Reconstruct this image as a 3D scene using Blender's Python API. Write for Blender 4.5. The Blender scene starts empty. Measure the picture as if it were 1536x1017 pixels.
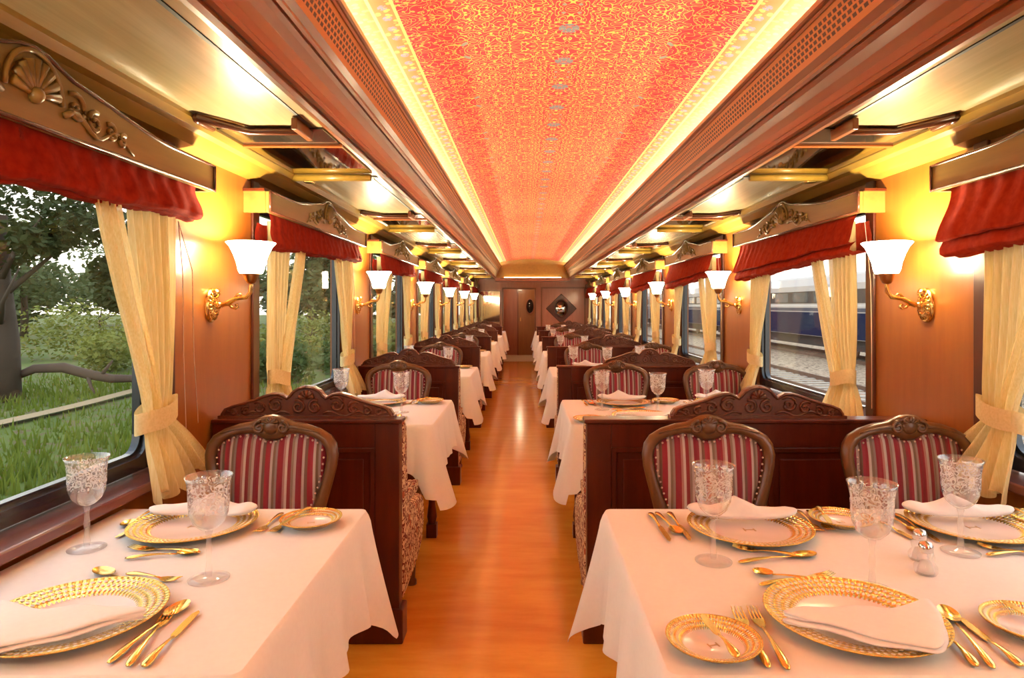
import bpy, math, random
from mathutils import Vector, Matrix
random.seed(7)
PI = math.pi
S = bpy.context.scene
COL = S.collection

# ------------------------------------------------------------------ camera, world, exposure
HC = 1.386                       # lens height above the carriage floor
cam = bpy.data.cameras.new('camera')
cam.sensor_width = 36.0
cam.lens = 985.0 / 1536 * 36
cam.shift_x = -20.0 / 1536
cam.shift_y = -50.5 / 1536
cam.clip_start = 0.02
cam.clip_end = 600
camo = bpy.data.objects.new('camera', cam)
COL.objects.link(camo)
camo.location = (0, 0, HC)
camo.rotation_euler = (PI / 2, 0, 0)
S.camera = camo
vs = S.view_settings
vs.view_transform = 'Standard'
vs.look = 'None'
vs.exposure = 1.82
vs.gamma = 1.0
vs.use_curve_mapping = False
S.cycles.use_denoising = True
S.cycles.max_bounces = 10
S.cycles.transparent_max_bounces = 16
S.cycles.caustics_reflective = False
S.cycles.caustics_refractive = False
S.cycles.sample_clamp_indirect = 6.0

W = bpy.data.worlds.new('evening_sky')
S.world = W
W.use_nodes = True
wn, wl = W.node_tree.nodes, W.node_tree.links
wn.clear()
wo = wn.new('ShaderNodeOutputWorld')
wb = wn.new('ShaderNodeBackground')
tc = wn.new('ShaderNodeTexCoord')
sx = wn.new('ShaderNodeSeparateXYZ')
rp = wn.new('ShaderNodeValToRGB')
rp.color_ramp.elements[0].position = 0.0
rp.color_ramp.elements[0].color = (0.98, 0.86, 0.74, 1)
rp.color_ramp.elements[1].position = 0.9
rp.color_ramp.elements[1].color = (0.62, 0.70, 0.84, 1)
e = rp.color_ramp.elements.new(0.25)
e.color = (0.95, 0.90, 0.86, 1)
wl.new(tc.outputs['Generated'], sx.inputs[0])
wl.new(sx.outputs['Z'], rp.inputs[0])
wl.new(rp.outputs[0], wb.inputs['Color'])
wb.inputs['Strength'].default_value = 0.80
wl.new(wb.outputs[0], wo.inputs[0])

SCONCE_W = 11.0                   # power of each wall lamp
SHADE_E = 5.0
COVE_E = 25.0                    # hidden strips along the ceiling cove

# ------------------------------------------------------------------ the plan of the carriage
PITCH = 2.37
XL, XR, CX = -1.30, 1.66, 0.18
XPL, XPR = -0.519, 0.254         # aisle ends of the booth partitions
YB, YE = -2.4, 17.0
YV = 16.2                        # where the vault ends
ZS = 2.07                        # side ceilings
TZ = 0.75
ORD9 = ['first from the track', 'second from the track', 'third from the track', 'fourth from the track', 'fifth from the track', 'sixth from the track', 'seventh from the track', 'eighth from the track', 'ninth from the track']
ORD = ['nearest', 'second', 'third', 'fourth', 'fifth', 'sixth', 'farthest']

# ------------------------------------------------------------------ materials
def mat(name):
    m = bpy.data.materials.new(name)
    m.use_nodes = True
    return m, m.node_tree.nodes, m.node_tree.links, m.node_tree.nodes['Principled BSDF']

def plain(name, col, rough=0.5, metal=0.0, coat=0.0, bump=None, sheen=0.0, spec=0.5):
    m, n, l, b = mat(name)
    b.inputs['Base Color'].default_value = (*col, 1)
    b.inputs['Roughness'].default_value = rough
    b.inputs['Metallic'].default_value = metal
    b.inputs['Coat Weight'].default_value = coat
    b.inputs['Coat Roughness'].default_value = 0.12
    b.inputs['Sheen Weight'].default_value = sheen
    b.inputs['Specular IOR Level'].default_value = spec
    if bump:
        t = n.new('ShaderNodeTexCoord'); q = n.new('ShaderNodeTexNoise'); p = n.new('ShaderNodeBump')
        q.inputs['Scale'].default_value = bump[0]; q.inputs['Detail'].default_value = 4
        p.inputs['Strength'].default_value = bump[1]; p.inputs['Distance'].default_value = 0.01
        l.new(t.outputs['Object'], q.inputs[0]); l.new(q.outputs[0], p.inputs['Height']); l.new(p.outputs[0], b.inputs['Normal'])
    return m

def wood(name, c1, c2, stretch=(8, 8, 0.7), rough=0.35, coat=0.4, rot=(0, 0, 0), scale=3.0, spec=0.5):
    m, n, l, b = mat(name)
    t = n.new('ShaderNodeTexCoord'); mp = n.new('ShaderNodeMapping')
    mp.inputs['Scale'].default_value = stretch; mp.inputs['Rotation'].default_value = rot
    q = n.new('ShaderNodeTexNoise'); q.inputs['Scale'].default_value = scale; q.inputs['Detail'].default_value = 8
    q.inputs['Roughness'].default_value = 0.65
    r = n.new('ShaderNodeValToRGB')
    r.color_ramp.elements[0].position = 0.3; r.color_ramp.elements[0].color = (*c1, 1)
    r.color_ramp.elements[1].position = 0.72; r.color_ramp.elements[1].color = (*c2, 1)
    l.new(t.outputs['Object'], mp.inputs[0]); l.new(mp.outputs[0], q.inputs[0]); l.new(q.outputs[0], r.inputs[0])
    l.new(r.outputs[0], b.inputs['Base Color'])
    b.inputs['Roughness'].default_value = rough; b.inputs['Coat Weight'].default_value = coat
    b.inputs['Coat Roughness'].default_value = 0.15
    b.inputs['Specular IOR Level'].default_value = spec
    return m

def cloth_mat(name, c1, c2=None, trans=0.35, alpha=1.0, scale=60, stretch=(1, 1, 1), rough=0.9):
    m, n, l, b = mat(name)
    c2 = c2 or c1
    t = n.new('ShaderNodeTexCoord'); mp = n.new('ShaderNodeMapping'); mp.inputs['Scale'].default_value = stretch
    q = n.new('ShaderNodeTexNoise'); q.inputs['Scale'].default_value = scale; q.inputs['Detail'].default_value = 3
    r = n.new('ShaderNodeValToRGB')
    r.color_ramp.elements[0].position = 0.35; r.color_ramp.elements[0].color = (*c1, 1)
    r.color_ramp.elements[1].position = 0.65; r.color_ramp.elements[1].color = (*c2, 1)
    l.new(t.outputs['Object'], mp.inputs[0]); l.new(mp.outputs[0], q.inputs[0]); l.new(q.outputs[0], r.inputs[0])
    l.new(r.outputs[0], b.inputs['Base Color'])
    b.inputs['Roughness'].default_value = rough
    b.inputs['Specular IOR Level'].default_value = 0.15
    out = n['Material Output']
    tr = n.new('ShaderNodeBsdfTranslucent'); mx = n.new('ShaderNodeMixShader'); mx.inputs[0].default_value = trans
    l.new(r.outputs[0], tr.inputs[0]); l.new(b.outputs[0], mx.inputs[1]); l.new(tr.outputs[0], mx.inputs[2])
    if alpha < 1:
        tp = n.new('ShaderNodeBsdfTransparent'); m2 = n.new('ShaderNodeMixShader'); m2.inputs[0].default_value = alpha
        l.new(tp.outputs[0], m2.inputs[1]); l.new(mx.outputs[0], m2.inputs[2]); l.new(m2.outputs[0], out.inputs[0])
    else:
        l.new(mx.outputs[0], out.inputs[0])
    return m

class NT:
    """tiny math helper over a node tree"""
    def __init__(s, n, l): s.n, s.l = n, l
    def m(s, op, a, b=None, c=None):
        x = s.n.new('ShaderNodeMath'); x.operation = op
        for i, v in enumerate((a, b, c)):
            if v is None: continue
            if isinstance(v, (int, float)): x.inputs[i].default_value = v
            else: s.l.new(v, x.inputs[i])
        return x.outputs[0]
    def mix(s, f, a, b):
        x = s.n.new('ShaderNodeMix'); x.data_type = 'RGBA'
        s.l.new(f, x.inputs[0]) if not isinstance(f, (int, float)) else setattr(x.inputs[0], 'default_value', f)
        for i, v in ((6, a), (7, b)):
            if isinstance(v, tuple): x.inputs[i].default_value = (*v, 1)
            else: s.l.new(v, x.inputs[i])
        return x.outputs[2]
    def xyz(s, x, y, z=0.0):
        c = s.n.new('ShaderNodeCombineXYZ')
        for i, v in enumerate((x, y, z)):
            if isinstance(v, (int, float)): c.inputs[i].default_value = v
            else: s.l.new(v, c.inputs[i])
        return c.outputs[0]
    def noise(s, v, sc, det=2, out=0):
        q = s.n.new('ShaderNodeTexNoise'); q.inputs['Scale'].default_value = sc; q.inputs['Detail'].default_value = det
        s.l.new(v, q.inputs[0]); return q.outputs[out]
    def vor(s, v, sc, feat='F1', out='Distance'):
        q = s.n.new('ShaderNodeTexVoronoi'); q.feature = feat; q.inputs['Scale'].default_value = sc
        s.l.new(v, q.inputs[0]); return q.outputs[out]

def ceiling_fabric():
    m, n, l, b = mat('ceiling_brocade')
    k = NT(n, l)
    g = n.new('ShaderNodeNewGeometry'); sp = n.new('ShaderNodeSeparateXYZ'); l.new(g.outputs['Position'], sp.inputs[0])
    u = k.m('ABSOLUTE', k.m('SUBTRACT', sp.outputs[0], CX))
    v = k.m('PINGPONG', sp.outputs[1], 0.36)
    base = k.xyz(u, v)
    # scrolling vines: contour lines of a warped noise
    n1 = k.noise(base, 10.5, 1.0)
    n2 = k.noise(k.xyz(v, u, 3.3), 13.0, 1.0)
    def contour(nz, mul, wdt):
        f = k.m('FRACT', k.m('MULTIPLY', nz, mul))
        return k.m('LESS_THAN', k.m('ABSOLUTE', k.m('SUBTRACT', f, 0.5)), wdt)
    vines = k.m('MAXIMUM', contour(n1, 10, 0.070), contour(n2, 9, 0.060))
    vd = k.vor(base, 34); flow = k.m('LESS_THAN', vd, 0.24)
    vc = k.vor(base, 34, out='Color'); s2 = n.new('ShaderNodeSeparateColor'); l.new(vc, s2.inputs[0])
    pick = k.m('GREATER_THAN', s2.outputs[0], 0.35)
    flow = k.m('MULTIPLY', flow, pick)
    gold = k.m('MAXIMUM', vines, flow)
    grn = k.m('MULTIPLY', k.m('LESS_THAN', k.vor(base, 13), 0.24), k.m('GREATER_THAN', k.noise(base, 4), 0.52))
    col = k.mix(gold, (0.74, 0.060, 0.075), (0.93, 0.62, 0.15))
    col = k.mix(grn, col, (0.36, 0.36, 0.30))
    # blue grey medallions along the middle
    vm = k.m('ABSOLUTE', k.m('SUBTRACT', v, 0.18))
    med = k.m('LESS_THAN', k.m('ADD', k.m('POWER', k.m('DIVIDE', u, 0.042), 2.0), k.m('POWER', k.m('DIVIDE', vm, 0.045), 2.0)), 1.0)
    col = k.mix(k.m('MULTIPLY', med, k.m('GREATER_THAN', k.noise(base, 60), 0.45)), col, (0.25, 0.27, 0.33))
    # border
    inb = k.m('GREATER_THAN', u, 0.655)
    bd = k.vor(k.xyz(u, k.m('PINGPONG', sp.outputs[1], 0.09)), 34)
    bcol = k.mix(k.m('LESS_THAN', bd, 0.36), (0.90, 0.30, 0.10), (0.95, 0.62, 0.16))
    blue = k.m('LESS_THAN', k.m('ADD', k.m('POWER', k.m('DIVIDE', k.m('SUBTRACT', u, 0.70), 0.018), 2.0), k.m('POWER', k.m('DIVIDE', k.m('SUBTRACT', k.m('PINGPONG', sp.outputs[1], 0.09), 0.045), 0.02), 2.0)), 1.0)
    bcol = k.mix(k.m('MULTIPLY', blue, k.m('GREATER_THAN', k.noise(base, 70), 0.45)), bcol, (0.36, 0.36, 0.42))
    line = k.m('MAXIMUM', k.m('LESS_THAN', k.m('ABSOLUTE', k.m('SUBTRACT', u, 0.660)), 0.007), k.m('LESS_THAN', k.m('ABSOLUTE', k.m('SUBTRACT', u, 0.742)), 0.006))
    bcol = k.mix(line, bcol, (0.98, 0.80, 0.25))
    col = k.mix(inb, col, bcol)
    l.new(col, b.inputs['Base Color'])
    b.inputs['Roughness'].default_value = 0.7
    b.inputs['Specular IOR Level'].default_value = 0.2
    return m

def grille_mat():
    m, n, l, b = mat('pierced_grille')
    k = NT(n, l)
    g = n.new('ShaderNodeNewGeometry'); sp = n.new('ShaderNodeSeparateXYZ'); l.new(g.outputs['Position'], sp.inputs[0])
    # rows across the strip (z 2.25..2.335), columns along the carriage
    row = k.m('MULTIPLY', k.m('SUBTRACT', sp.outputs[2], 2.258), 1 / 0.0172)
    ri = k.m('FLOOR', row); rf = k.m('ABSOLUTE', k.m('SUBTRACT', k.m('FRACT', row), 0.5))
    cl = k.m('ADD', k.m('MULTIPLY', sp.outputs[1], 1 / 0.034), k.m('MULTIPLY', k.m('MODULO', ri, 2.0), 0.5))
    cf = k.m('ABSOLUTE', k.m('SUBTRACT', k.m('FRACT', cl), 0.5))
    hole = k.m('MULTIPLY', k.m('LESS_THAN', rf, 0.33), k.m('LESS_THAN', cf, 0.33))
    inz = k.m('MULTIPLY', k.m('GREATER_THAN', row, 0.0), k.m('LESS_THAN', row, 4.0))
    hole = k.m('MULTIPLY', hole, inz)
    col = k.mix(hole, (0.50, 0.18, 0.045), (0.035, 0.01, 0.004))
    l.new(col, b.inputs['Base Color'])
    bp = n.new('ShaderNodeBump'); bp.inputs['Distance'].default_value = 0.004; bp.invert = True
    l.new(hole, bp.inputs['Height']); l.new(bp.outputs[0], b.inputs['Normal'])
    b.inputs['Roughness'].default_value = 0.4
    return m

def stripe_mat():
    m, n, l, b = mat('striped_upholstery')
    k = NT(n, l)
    t = n.new('ShaderNodeTexCoord'); sp = n.new('ShaderNodeSeparateXYZ'); l.new(t.outputs['Object'], sp.inputs[0])
    f = k.m('FRACT', k.m('ADD', k.m('MULTIPLY', sp.outputs[0], 1 / 0.150), 10.37))
    r = n.new('ShaderNodeValToRGB'); r.color_ramp.interpolation = 'CONSTANT'
    seq = [(0, (.22, .006, .018)), (.13, (.40, .30, .27)), (.19, (.16, .07, .045)), (.26, (.28, .010, .025)), (.38, (.46, .36, .33)),
           (.44, (.19, .11, .07)), (.50, (.26, .19, .17)), (.55, (.24, .006, .018)), (.69, (.36, .16, .14)), (.74, (.50, .40, .36)),
           (.80, (.22, .012, .016)), (.88, (.24, .15, .11)), (.94, (.38, .29, .26))]
    els = r.color_ramp.elements
    els[0].position = 0; els[0].color = (*seq[0][1], 1)
    els[1].position = seq[1][0]; els[1].color = (*seq[1][1], 1)
    for p, c in seq[2:]:
        x = els.new(p); x.color = (*c, 1)
    l.new(f, r.inputs[0]); l.new(r.outputs[0], b.inputs['Base Color'])
    w = k.m('SINE', k.m('MULTIPLY', sp.outputs[0], 2 * PI / 0.025))
    bp = n.new('ShaderNodeBump'); bp.inputs['Distance'].default_value = 0.003; bp.inputs['Strength'].default_value = 0.6
    l.new(w, bp.inputs['Height']); l.new(bp.outputs[0], b.inputs['Normal'])
    b.inputs['Roughness'].default_value = 0.75; b.inputs['Sheen Weight'].default_value = 0.3
    return m

def floral_mat():
    m, n, l, b = mat('floral_tapestry')
    k = NT(n, l)
    t = n.new('ShaderNodeTexCoord')
    o = t.outputs['Object']
    n1 = k.noise(o, 22, 2)
    lines = k.m('LESS_THAN', k.m('ABSOLUTE', k.m('SUBTRACT', k.m('FRACT', k.m('MULTIPLY', n1, 7)), 0.5)), 0.2)
    fl = k.m('LESS_THAN', k.vor(o, 30), 0.36)
    col = k.mix(k.m('MAXIMUM', lines, fl), (0.16, 0.02, 0.015), (0.72, 0.55, 0.33))
    col = k.mix(k.m('LESS_THAN', k.vor(o, 14), 0.2), col, (0.42, 0.10, 0.05))
    l.new(col, b.inputs['Base Color']); b.inputs['Roughness'].default_value = 0.85
    return m

def charger_mat(R, r_in, name, N=38, rows=4.0, well=(0.86, 0.74, 0.70)):
    """gold basket-weave rim round a plain white well"""
    m, n, l, b = mat(name)
    k = NT(n, l)
    t = n.new('ShaderNodeTexCoord'); sp = n.new('ShaderNodeSeparateXYZ'); l.new(t.outputs['Object'], sp.inputs[0])
    r = k.m('SQRT', k.m('ADD', k.m('POWER', sp.outputs[0], 2.0), k.m('POWER', sp.outputs[1], 2.0)))
    a = k.m('ARCTAN2', sp.outputs[1], sp.outputs[0])
    rr = k.m('MULTIPLY', k.m('SUBTRACT', r, r_in), rows * PI / (R - r_in))
    s1 = k.m('SINE', k.m('ADD', k.m('MULTIPLY', a, N), rr)); s2 = k.m('SINE', k.m('SUBTRACT', k.m('MULTIPLY', a, N), rr))
    w = k.m('MULTIPLY', s1, s2)
    white = k.m('GREATER_THAN', w, 0.30)
    rim = k.m('GREATER_THAN', r, r_in)
    edge = k.m('GREATER_THAN', r, R * 0.965)
    white = k.m('MULTIPLY', white, k.m('SUBTRACT', 1.0, edge))
    gold = k.m('MULTIPLY', rim, k.m('SUBTRACT', 1.0, white))
    col = k.mix(gold, well, (0.90, 0.62, 0.16))
    l.new(col, b.inputs['Base Color']); l.new(k.m('MULTIPLY', gold, 0.85), b.inputs['Metallic'])
    bp = n.new('ShaderNodeBump'); bp.inputs['Distance'].default_value = 0.0025; bp.inputs['Strength'].default_value = 0.7
    l.new(k.m('MULTIPLY', w, rim), bp.inputs['Height']); l.new(bp.outputs[0], b.inputs['Normal'])
    b.inputs['Roughness'].default_value = 0.25
    return m

def glass_mat(name, etched=False, tint=(1, 1, 1), pane=False):
    m, n, l, b = mat(name)
    k = NT(n, l)
    out = n['Material Output']
    tp = n.new('ShaderNodeBsdfTransparent'); tp.inputs[0].default_value = (*tint, 1)
    gl = n.new('ShaderNodeBsdfGlossy'); gl.inputs['Roughness'].default_value = 0.03
    fr = n.new('ShaderNodeLayerWeight'); fr.inputs[0].default_value = 0.5
    mx = n.new('ShaderNodeMixShader')
    f5 = k.m('POWER', fr.outputs['Facing'], 5.0 if pane else 2.2)
    f = k.m('ADD', k.m('MULTIPLY', f5, .5 if pane else (.8 if etched else .35)), 0.018 if pane else (0.10 if etched else .05))
    l.new(f, mx.inputs[0]); l.new(tp.outputs[0], mx.inputs[1]); l.new(gl.outputs[0], mx.inputs[2])
    res = mx.outputs[0]
    if not pane:
        dd = n.new('ShaderNodeBsdfDiffuse'); dd.inputs[0].default_value = (1, .97, .95, 1)
        mz = n.new('ShaderNodeMixShader'); mz.inputs[0].default_value = .07 if etched else .12
        l.new(res, mz.inputs[1]); l.new(dd.outputs[0], mz.inputs[2]); res = mz.outputs[0]
    if etched:
        t = n.new('ShaderNodeTexCoord'); sp = n.new('ShaderNodeSeparateXYZ'); l.new(t.outputs['Object'], sp.inputs[0])
        band = k.m('MULTIPLY', k.m('GREATER_THAN', sp.outputs[2], 0.158), k.m('LESS_THAN', sp.outputs[2], 0.226))
        nz = k.noise(t.outputs['Object'], 55, 1)
        ln = k.m('LESS_THAN', k.m('ABSOLUTE', k.m('SUBTRACT', k.m('FRACT', k.m('MULTIPLY', nz, 6)), 0.5)), 0.16)
        df = n.new('ShaderNodeBsdfTranslucent'); df.inputs[0].default_value = (0.95, 0.92, 0.9, 1)
        d2 = n.new('ShaderNodeBsdfDiffuse'); d2.inputs[0].default_value = (0.95, 0.92, 0.9, 1)
        ms = n.new('ShaderNodeMixShader'); ms.inputs[0].default_value = 0.5
        l.new(df.outputs[0], ms.inputs[1]); l.new(d2.outputs[0], ms.inputs[2])
        m2 = n.new('ShaderNodeMixShader'); l.new(k.m('MULTIPLY', k.m('MULTIPLY', band, ln), 0.55), m2.inputs[0])
        l.new(res, m2.inputs[1]); l.new(ms.outputs[0], m2.inputs[2]); res = m2.outputs[0]
    l.new(res, out.inputs[0])
    return m

def emit_mat(name, col, st):
    m, n, l, b = mat(name)
    b.inputs['Base Color'].default_value = (*col, 1)
    b.inputs['Emission Color'].default_value = (*col, 1)
    b.inputs['Emission Strength'].default_value = st
    return m

def ground_mat(name, c1, c2, c3, s1=0.6, s2=6):
    m, n, l, b = mat(name)
    k = NT(n, l)
    g = n.new('ShaderNodeNewGeometry')
    col = k.mix(k.m('SMOOTH_MIN', 1.0, k.noise(g.outputs['Position'], s1, 4), 0.1), c1, c2)
    sp = k.m('GREATER_THAN', k.noise(g.outputs['Position'], s2, 5), 0.56)
    col = k.mix(sp, col, c3)
    l.new(col, b.inputs['Base Color']); b.inputs['Roughness'].default_value = 0.95
    return m

M = dict(
    veneer=wood('honey_veneer', (0.26, 0.074, 0.008), (0.33, 0.100, 0.012), rough=0.38, coat=0.35),
    casing=wood('dark_mahogany_trim', (0.05, 0.008, 0.003), (0.09, 0.014, 0.005), rough=0.34, coat=0.2),
    booth=wood('mahogany_booth', (0.062, 0.0075, 0.0015), (0.115, 0.017, 0.0035), rough=0.34, coat=0.12, spec=.3, stretch=(6, 6, .8)),
    carved=wood('carved_mahogany', (0.085, 0.017, 0.004), (0.16, 0.038, 0.009), rough=0.34, coat=0.25),
    chairwood=wood('walnut_chair_frame', (0.090, 0.031, 0.007), (0.165, 0.062, 0.015), rough=0.32, coat=0.3),
    mould=wood('red_cherry_moulding', (0.19, 0.048, 0.010), (0.225, 0.060, 0.013), rough=0.30, coat=0.3, stretch=(8, .4, 8)),
    ceilpanel=wood('satin_ceiling_veneer', (0.29, 0.215, 0.115), (0.37, 0.28, 0.155), rough=0.27, coat=0.15, stretch=(14, .5, 8)),
    covetrim=wood('golden_cove_trim', (0.27, 0.15, 0.022), (0.33, 0.19, 0.032), rough=0.35, coat=0.3, stretch=(8, .5, 8)),
    pelmet=wood('pelmet_oak', (0.17, 0.098, 0.020), (0.24, 0.145, 0.032), rough=0.36, coat=0.35, stretch=(8, .6, 8)),
    pelmetdark=plain('pelmet_bead', (0.10, 0.03, 0.015), 0.2, coat=0.8),
    floor=wood('orange_cherry_laminate', (0.74, 0.32, 0.035), (0.90, 0.48, 0.075), rough=0.17, coat=0.35, stretch=(1.0, 4.5, 1), rot=(0, 0, 0.35), scale=2.2),
    threshold=plain('pale_stone_threshold', (0.75, 0.66, 0.45), 0.35),
    back=wood('rear_bulkhead_wood', (0.36, 0.11, 0.055), (0.46, 0.16, 0.08), rough=0.35),
    doorwood=wood('brown_door_wood', (0.30, 0.11, 0.025), (0.40, 0.15, 0.035), rough=0.35),
    ceiling=ceiling_fabric(), grille=grille_mat(), stripe=stripe_mat(), floral=floral_mat(),
    brass=plain('polished_brass', (0.83, 0.55, 0.18), 0.20, 1.0),
    gold=plain('gold_cutlery', (0.93, 0.66, 0.20), 0.22, 1.0),
    silver=plain('silver', (0.8, 0.78, 0.76), 0.15, 1.0),
    nail=plain('nail_heads', (0.75, 0.55, 0.45), 0.3, 1.0),
    black=plain('black_window_rubber', (0.012, 0.016, 0.030), 0.25, coat=0.6),
    blackgap=plain('black_gap', (0.01, 0.006, 0.004), 0.5),
    darkglass=plain('black_glass', (0.02, 0.015, 0.012), 0.06, coat=1.0),
    mirror=plain('mirror', (0.72, 0.66, 0.58), 0.05, 1.0),
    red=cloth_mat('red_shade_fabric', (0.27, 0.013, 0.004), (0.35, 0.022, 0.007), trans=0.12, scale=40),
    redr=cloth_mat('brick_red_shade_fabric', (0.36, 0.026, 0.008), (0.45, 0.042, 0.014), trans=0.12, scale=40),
    curtain=cloth_mat('cream_sheer', (0.84, 0.68, 0.32), (0.92, 0.78, 0.44), trans=0.45, alpha=0.92, scale=18, stretch=(14, 14, .6)),
    linen=cloth_mat('white_linen', (0.88, 0.86, 0.84), (0.90, 0.88, 0.86), trans=0.06, scale=90),
    napkin=cloth_mat('napkin_linen', (0.90, 0.85, 0.84), (0.92, 0.87, 0.86), trans=0.06, scale=90),
    crystal=glass_mat('crystal', True), clear=glass_mat('clear_glass'), pane=glass_mat('window_pane', pane=True, tint=(0.93, 0.96, 0.95)),
    charger=charger_mat(0.17, 0.108, 'charger_china'), bread=charger_mat(0.087, 0.055, 'bread_plate_china', N=40, rows=3.0),
    china=plain('plain_china', (0.8, 0.75, 0.72), 0.2),
    cord=plain('white_cord', (0.75, 0.6, 0.5), 0.6),
)

def shade_mat():
    m, n, l, b = mat('lit_opal_glass')
    out = n['Material Output']
    em = n.new('ShaderNodeEmission'); em.inputs[0].default_value = (1.0, 0.94, 0.78, 1); em.inputs[1].default_value = SHADE_E
    tr = n.new('ShaderNodeBsdfTranslucent'); tr.inputs[0].default_value = (0.9, 0.8, 0.6, 1)
    ad = n.new('ShaderNodeAddShader'); l.new(em.outputs[0], ad.inputs[0]); l.new(tr.outputs[0], ad.inputs[1])
    l.new(ad.outputs[0], out.inputs[0])
    return m
M['shade'] = shade_mat()
M['cove'] = emit_mat('cove_strip_light', (1.0, 0.98, 0.84), COVE_E)

# ------------------------------------------------------------------ mesh helpers
class MB:
    def __init__(s): s.v, s.f, s.sm = [], [], []
    def add(s, vs_, fs, smooth=False):
        o = len(s.v); s.v += [tuple(p) for p in vs_]
        for f in fs: s.f.append(tuple(i + o for i in f)); s.sm.append(smooth)
        return s
    def box(s, a, b):
        x0, y0, z0 = (min(a[i], b[i]) for i in range(3)); x1, y1, z1 = (max(a[i], b[i]) for i in range(3))
        s.add([(x0, y0, z0), (x1, y0, z0), (x1, y1, z0), (x0, y1, z0), (x0, y0, z1), (x1, y0, z1), (x1, y1, z1), (x0, y1, z1)],
              [(0, 3, 2, 1), (4, 5, 6, 7), (0, 1, 5, 4), (1, 2, 6, 5), (2, 3, 7, 6), (3, 0, 4, 7)])
        return s
    def lathe(s, prof, c=(0, 0, 0), n=24, axis='Z', sx=1.0, sy=1.0, closed=False):
        vs_, fs = [], []
        for r, h in prof:
            for i in range(n):
                a = 2 * PI * i / n; p = (r * math.cos(a) * sx, r * math.sin(a) * sy, h)
                if axis == 'X': p = (h, p[0], p[1])
                if axis == 'Y': p = (p[0], h, p[1])
                vs_.append((c[0] + p[0], c[1] + p[1], c[2] + p[2]))
        m = len(prof)
        for j in range(m - 1 if not closed else m):
            for i in range(n):
                k = (i + 1) % n; j2 = (j + 1) % m
                fs.append((j * n + i, j * n + k, j2 * n + k, j2 * n + i))
        return s.add(vs_, fs, True)
    def tube(s, pts, rad, n=8, caps=True, flat=1.0):
        pts = [Vector(p) for p in pts]; m = len(pts)
        if not isinstance(rad, (list, tuple)): rad = [rad] * m
        vs_, fs = [], []
        ref = Vector((0, 0, 1))
        d0 = (pts[-1] - pts[0])
        if d0.length > 0 and abs(d0.normalized().dot(ref)) > 0.9: ref = Vector((0, 1, 0))
        for i, p in enumerate(pts):
            d = (pts[min(i + 1, m - 1)] - pts[max(i - 1, 0)])
            d = d.normalized() if d.length > 1e-9 else Vector((1, 0, 0))
            a = d.cross(ref)
            a = a.normalized() if a.length > 1e-6 else d.orthogonal().normalized()
            b_ = a.cross(d).normalized()
            for j in range(n):
                t = 2 * PI * j / n
                vs_.append(p + a * math.cos(t) * rad[i] + b_ * math.sin(t) * rad[i] * flat)
        for i in range(m - 1):
            for j in range(n):
                k = (j + 1) % n; fs.append((i * n + j, i * n + k, (i + 1) * n + k, (i + 1) * n + j))
        if caps: fs += [tuple(range(n)), tuple(range((m - 1) * n, m * n))[::-1]]
        return s.add(vs_, fs, True)
    def prism(s, pts, a, b, plane='XZ', smooth=False):
        """outline pts in PLANE, extruded from a to b along the third axis"""
        def P(p, h):
            return {'XZ': (p[0], h, p[1]), 'YZ': (h, p[0], p[1]), 'XY': (p[0], p[1], h)}[plane]
        n = len(pts)
        s.add([P(p, a) for p in pts] + [P(p, b) for p in pts],
              [tuple(range(n)), tuple(range(2 * n - 1, n - 1, -1))])
        s.add([P(p, a) for p in pts] + [P(p, b) for p in pts], [(i, (i + 1) % n, n + (i + 1) % n, n + i) for i in range(n)], smooth)
        return s
    def ring(s, outer, inner, a, b, plane='YZ'):
        def P(p, h):
            return {'XZ': (p[0], h, p[1]), 'YZ': (h, p[0], p[1]), 'XY': (p[0], p[1], h)}[plane]
        n = len(outer)
        vs_ = [P(p, a) for p in outer] + [P(p, a) for p in inner] + [P(p, b) for p in outer] + [P(p, b) for p in inner]
        fs = []
        for i in range(n):
            k = (i + 1) % n
            fs += [(i, k, n + k, n + i), (2 * n + i, 3 * n + i, 3 * n + k, 2 * n + k), (i, 2 * n + i, 2 * n + k, k), (n + i, n + k, 3 * n + k, 3 * n + i)]
        return s.add(vs_, fs)
    def grid(s, fn, nu, nv, smooth=True, closed_u=False):
        vs_ = [fn(i / nu, j / nv) for j in range(nv + 1) for i in range(nu + (0 if closed_u else 1))]
        w = nu + (0 if closed_u else 1)
        fs = []
        for j in range(nv):
            for i in range(nu):
                k = (i + 1) % w
                fs.append((j * w + i, j * w + k, (j + 1) * w + k, (j + 1) * w + i))
        return s.add(vs_, fs, smooth)
    def sphere(s, c, r, n=10, m=6, sc=(1, 1, 1)):
        def fn(u, v):
            t = PI * v; a = 2 * PI * u
            return (c[0] + r * sc[0] * math.sin(t) * math.cos(a), c[1] + r * sc[1] * math.sin(t) * math.sin(a), c[2] + r * sc[2] * math.cos(t))
        return s.grid(fn, n, m, True, True)
    def xform(s, mt):
        s.v = [tuple(mt @ Vector(p)) for p in s.v]; return s
    def build(s, name, mt, parent=None, bevel=0, sub=0, solid=0, kind=None, recalc=True):
        me = bpy.data.meshes.new(name)
        me.from_pydata(s.v, [], s.f)
        me.polygons.foreach_set('use_smooth', s.sm)
        if recalc:
            import bmesh
            b = bmesh.new(); b.from_mesh(me)
            bmesh.ops.remove_doubles(b, verts=b.verts, dist=1e-5)
            bmesh.ops.recalc_face_normals(b, faces=b.faces); b.to_mesh(me); b.free()
        o = bpy.data.objects.new(name, me); COL.objects.link(o)
        me.materials.append(mt)
        if parent: o.parent = parent
        if solid:
            d = o.modifiers.new('s', 'SOLIDIFY'); d.thickness = solid; d.offset = 0
        if bevel:
            d = o.modifiers.new('b', 'BEVEL'); d.width = bevel; d.segments = 2; d.limit_method = 'ANGLE'; d.angle_limit = 0.7
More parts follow.
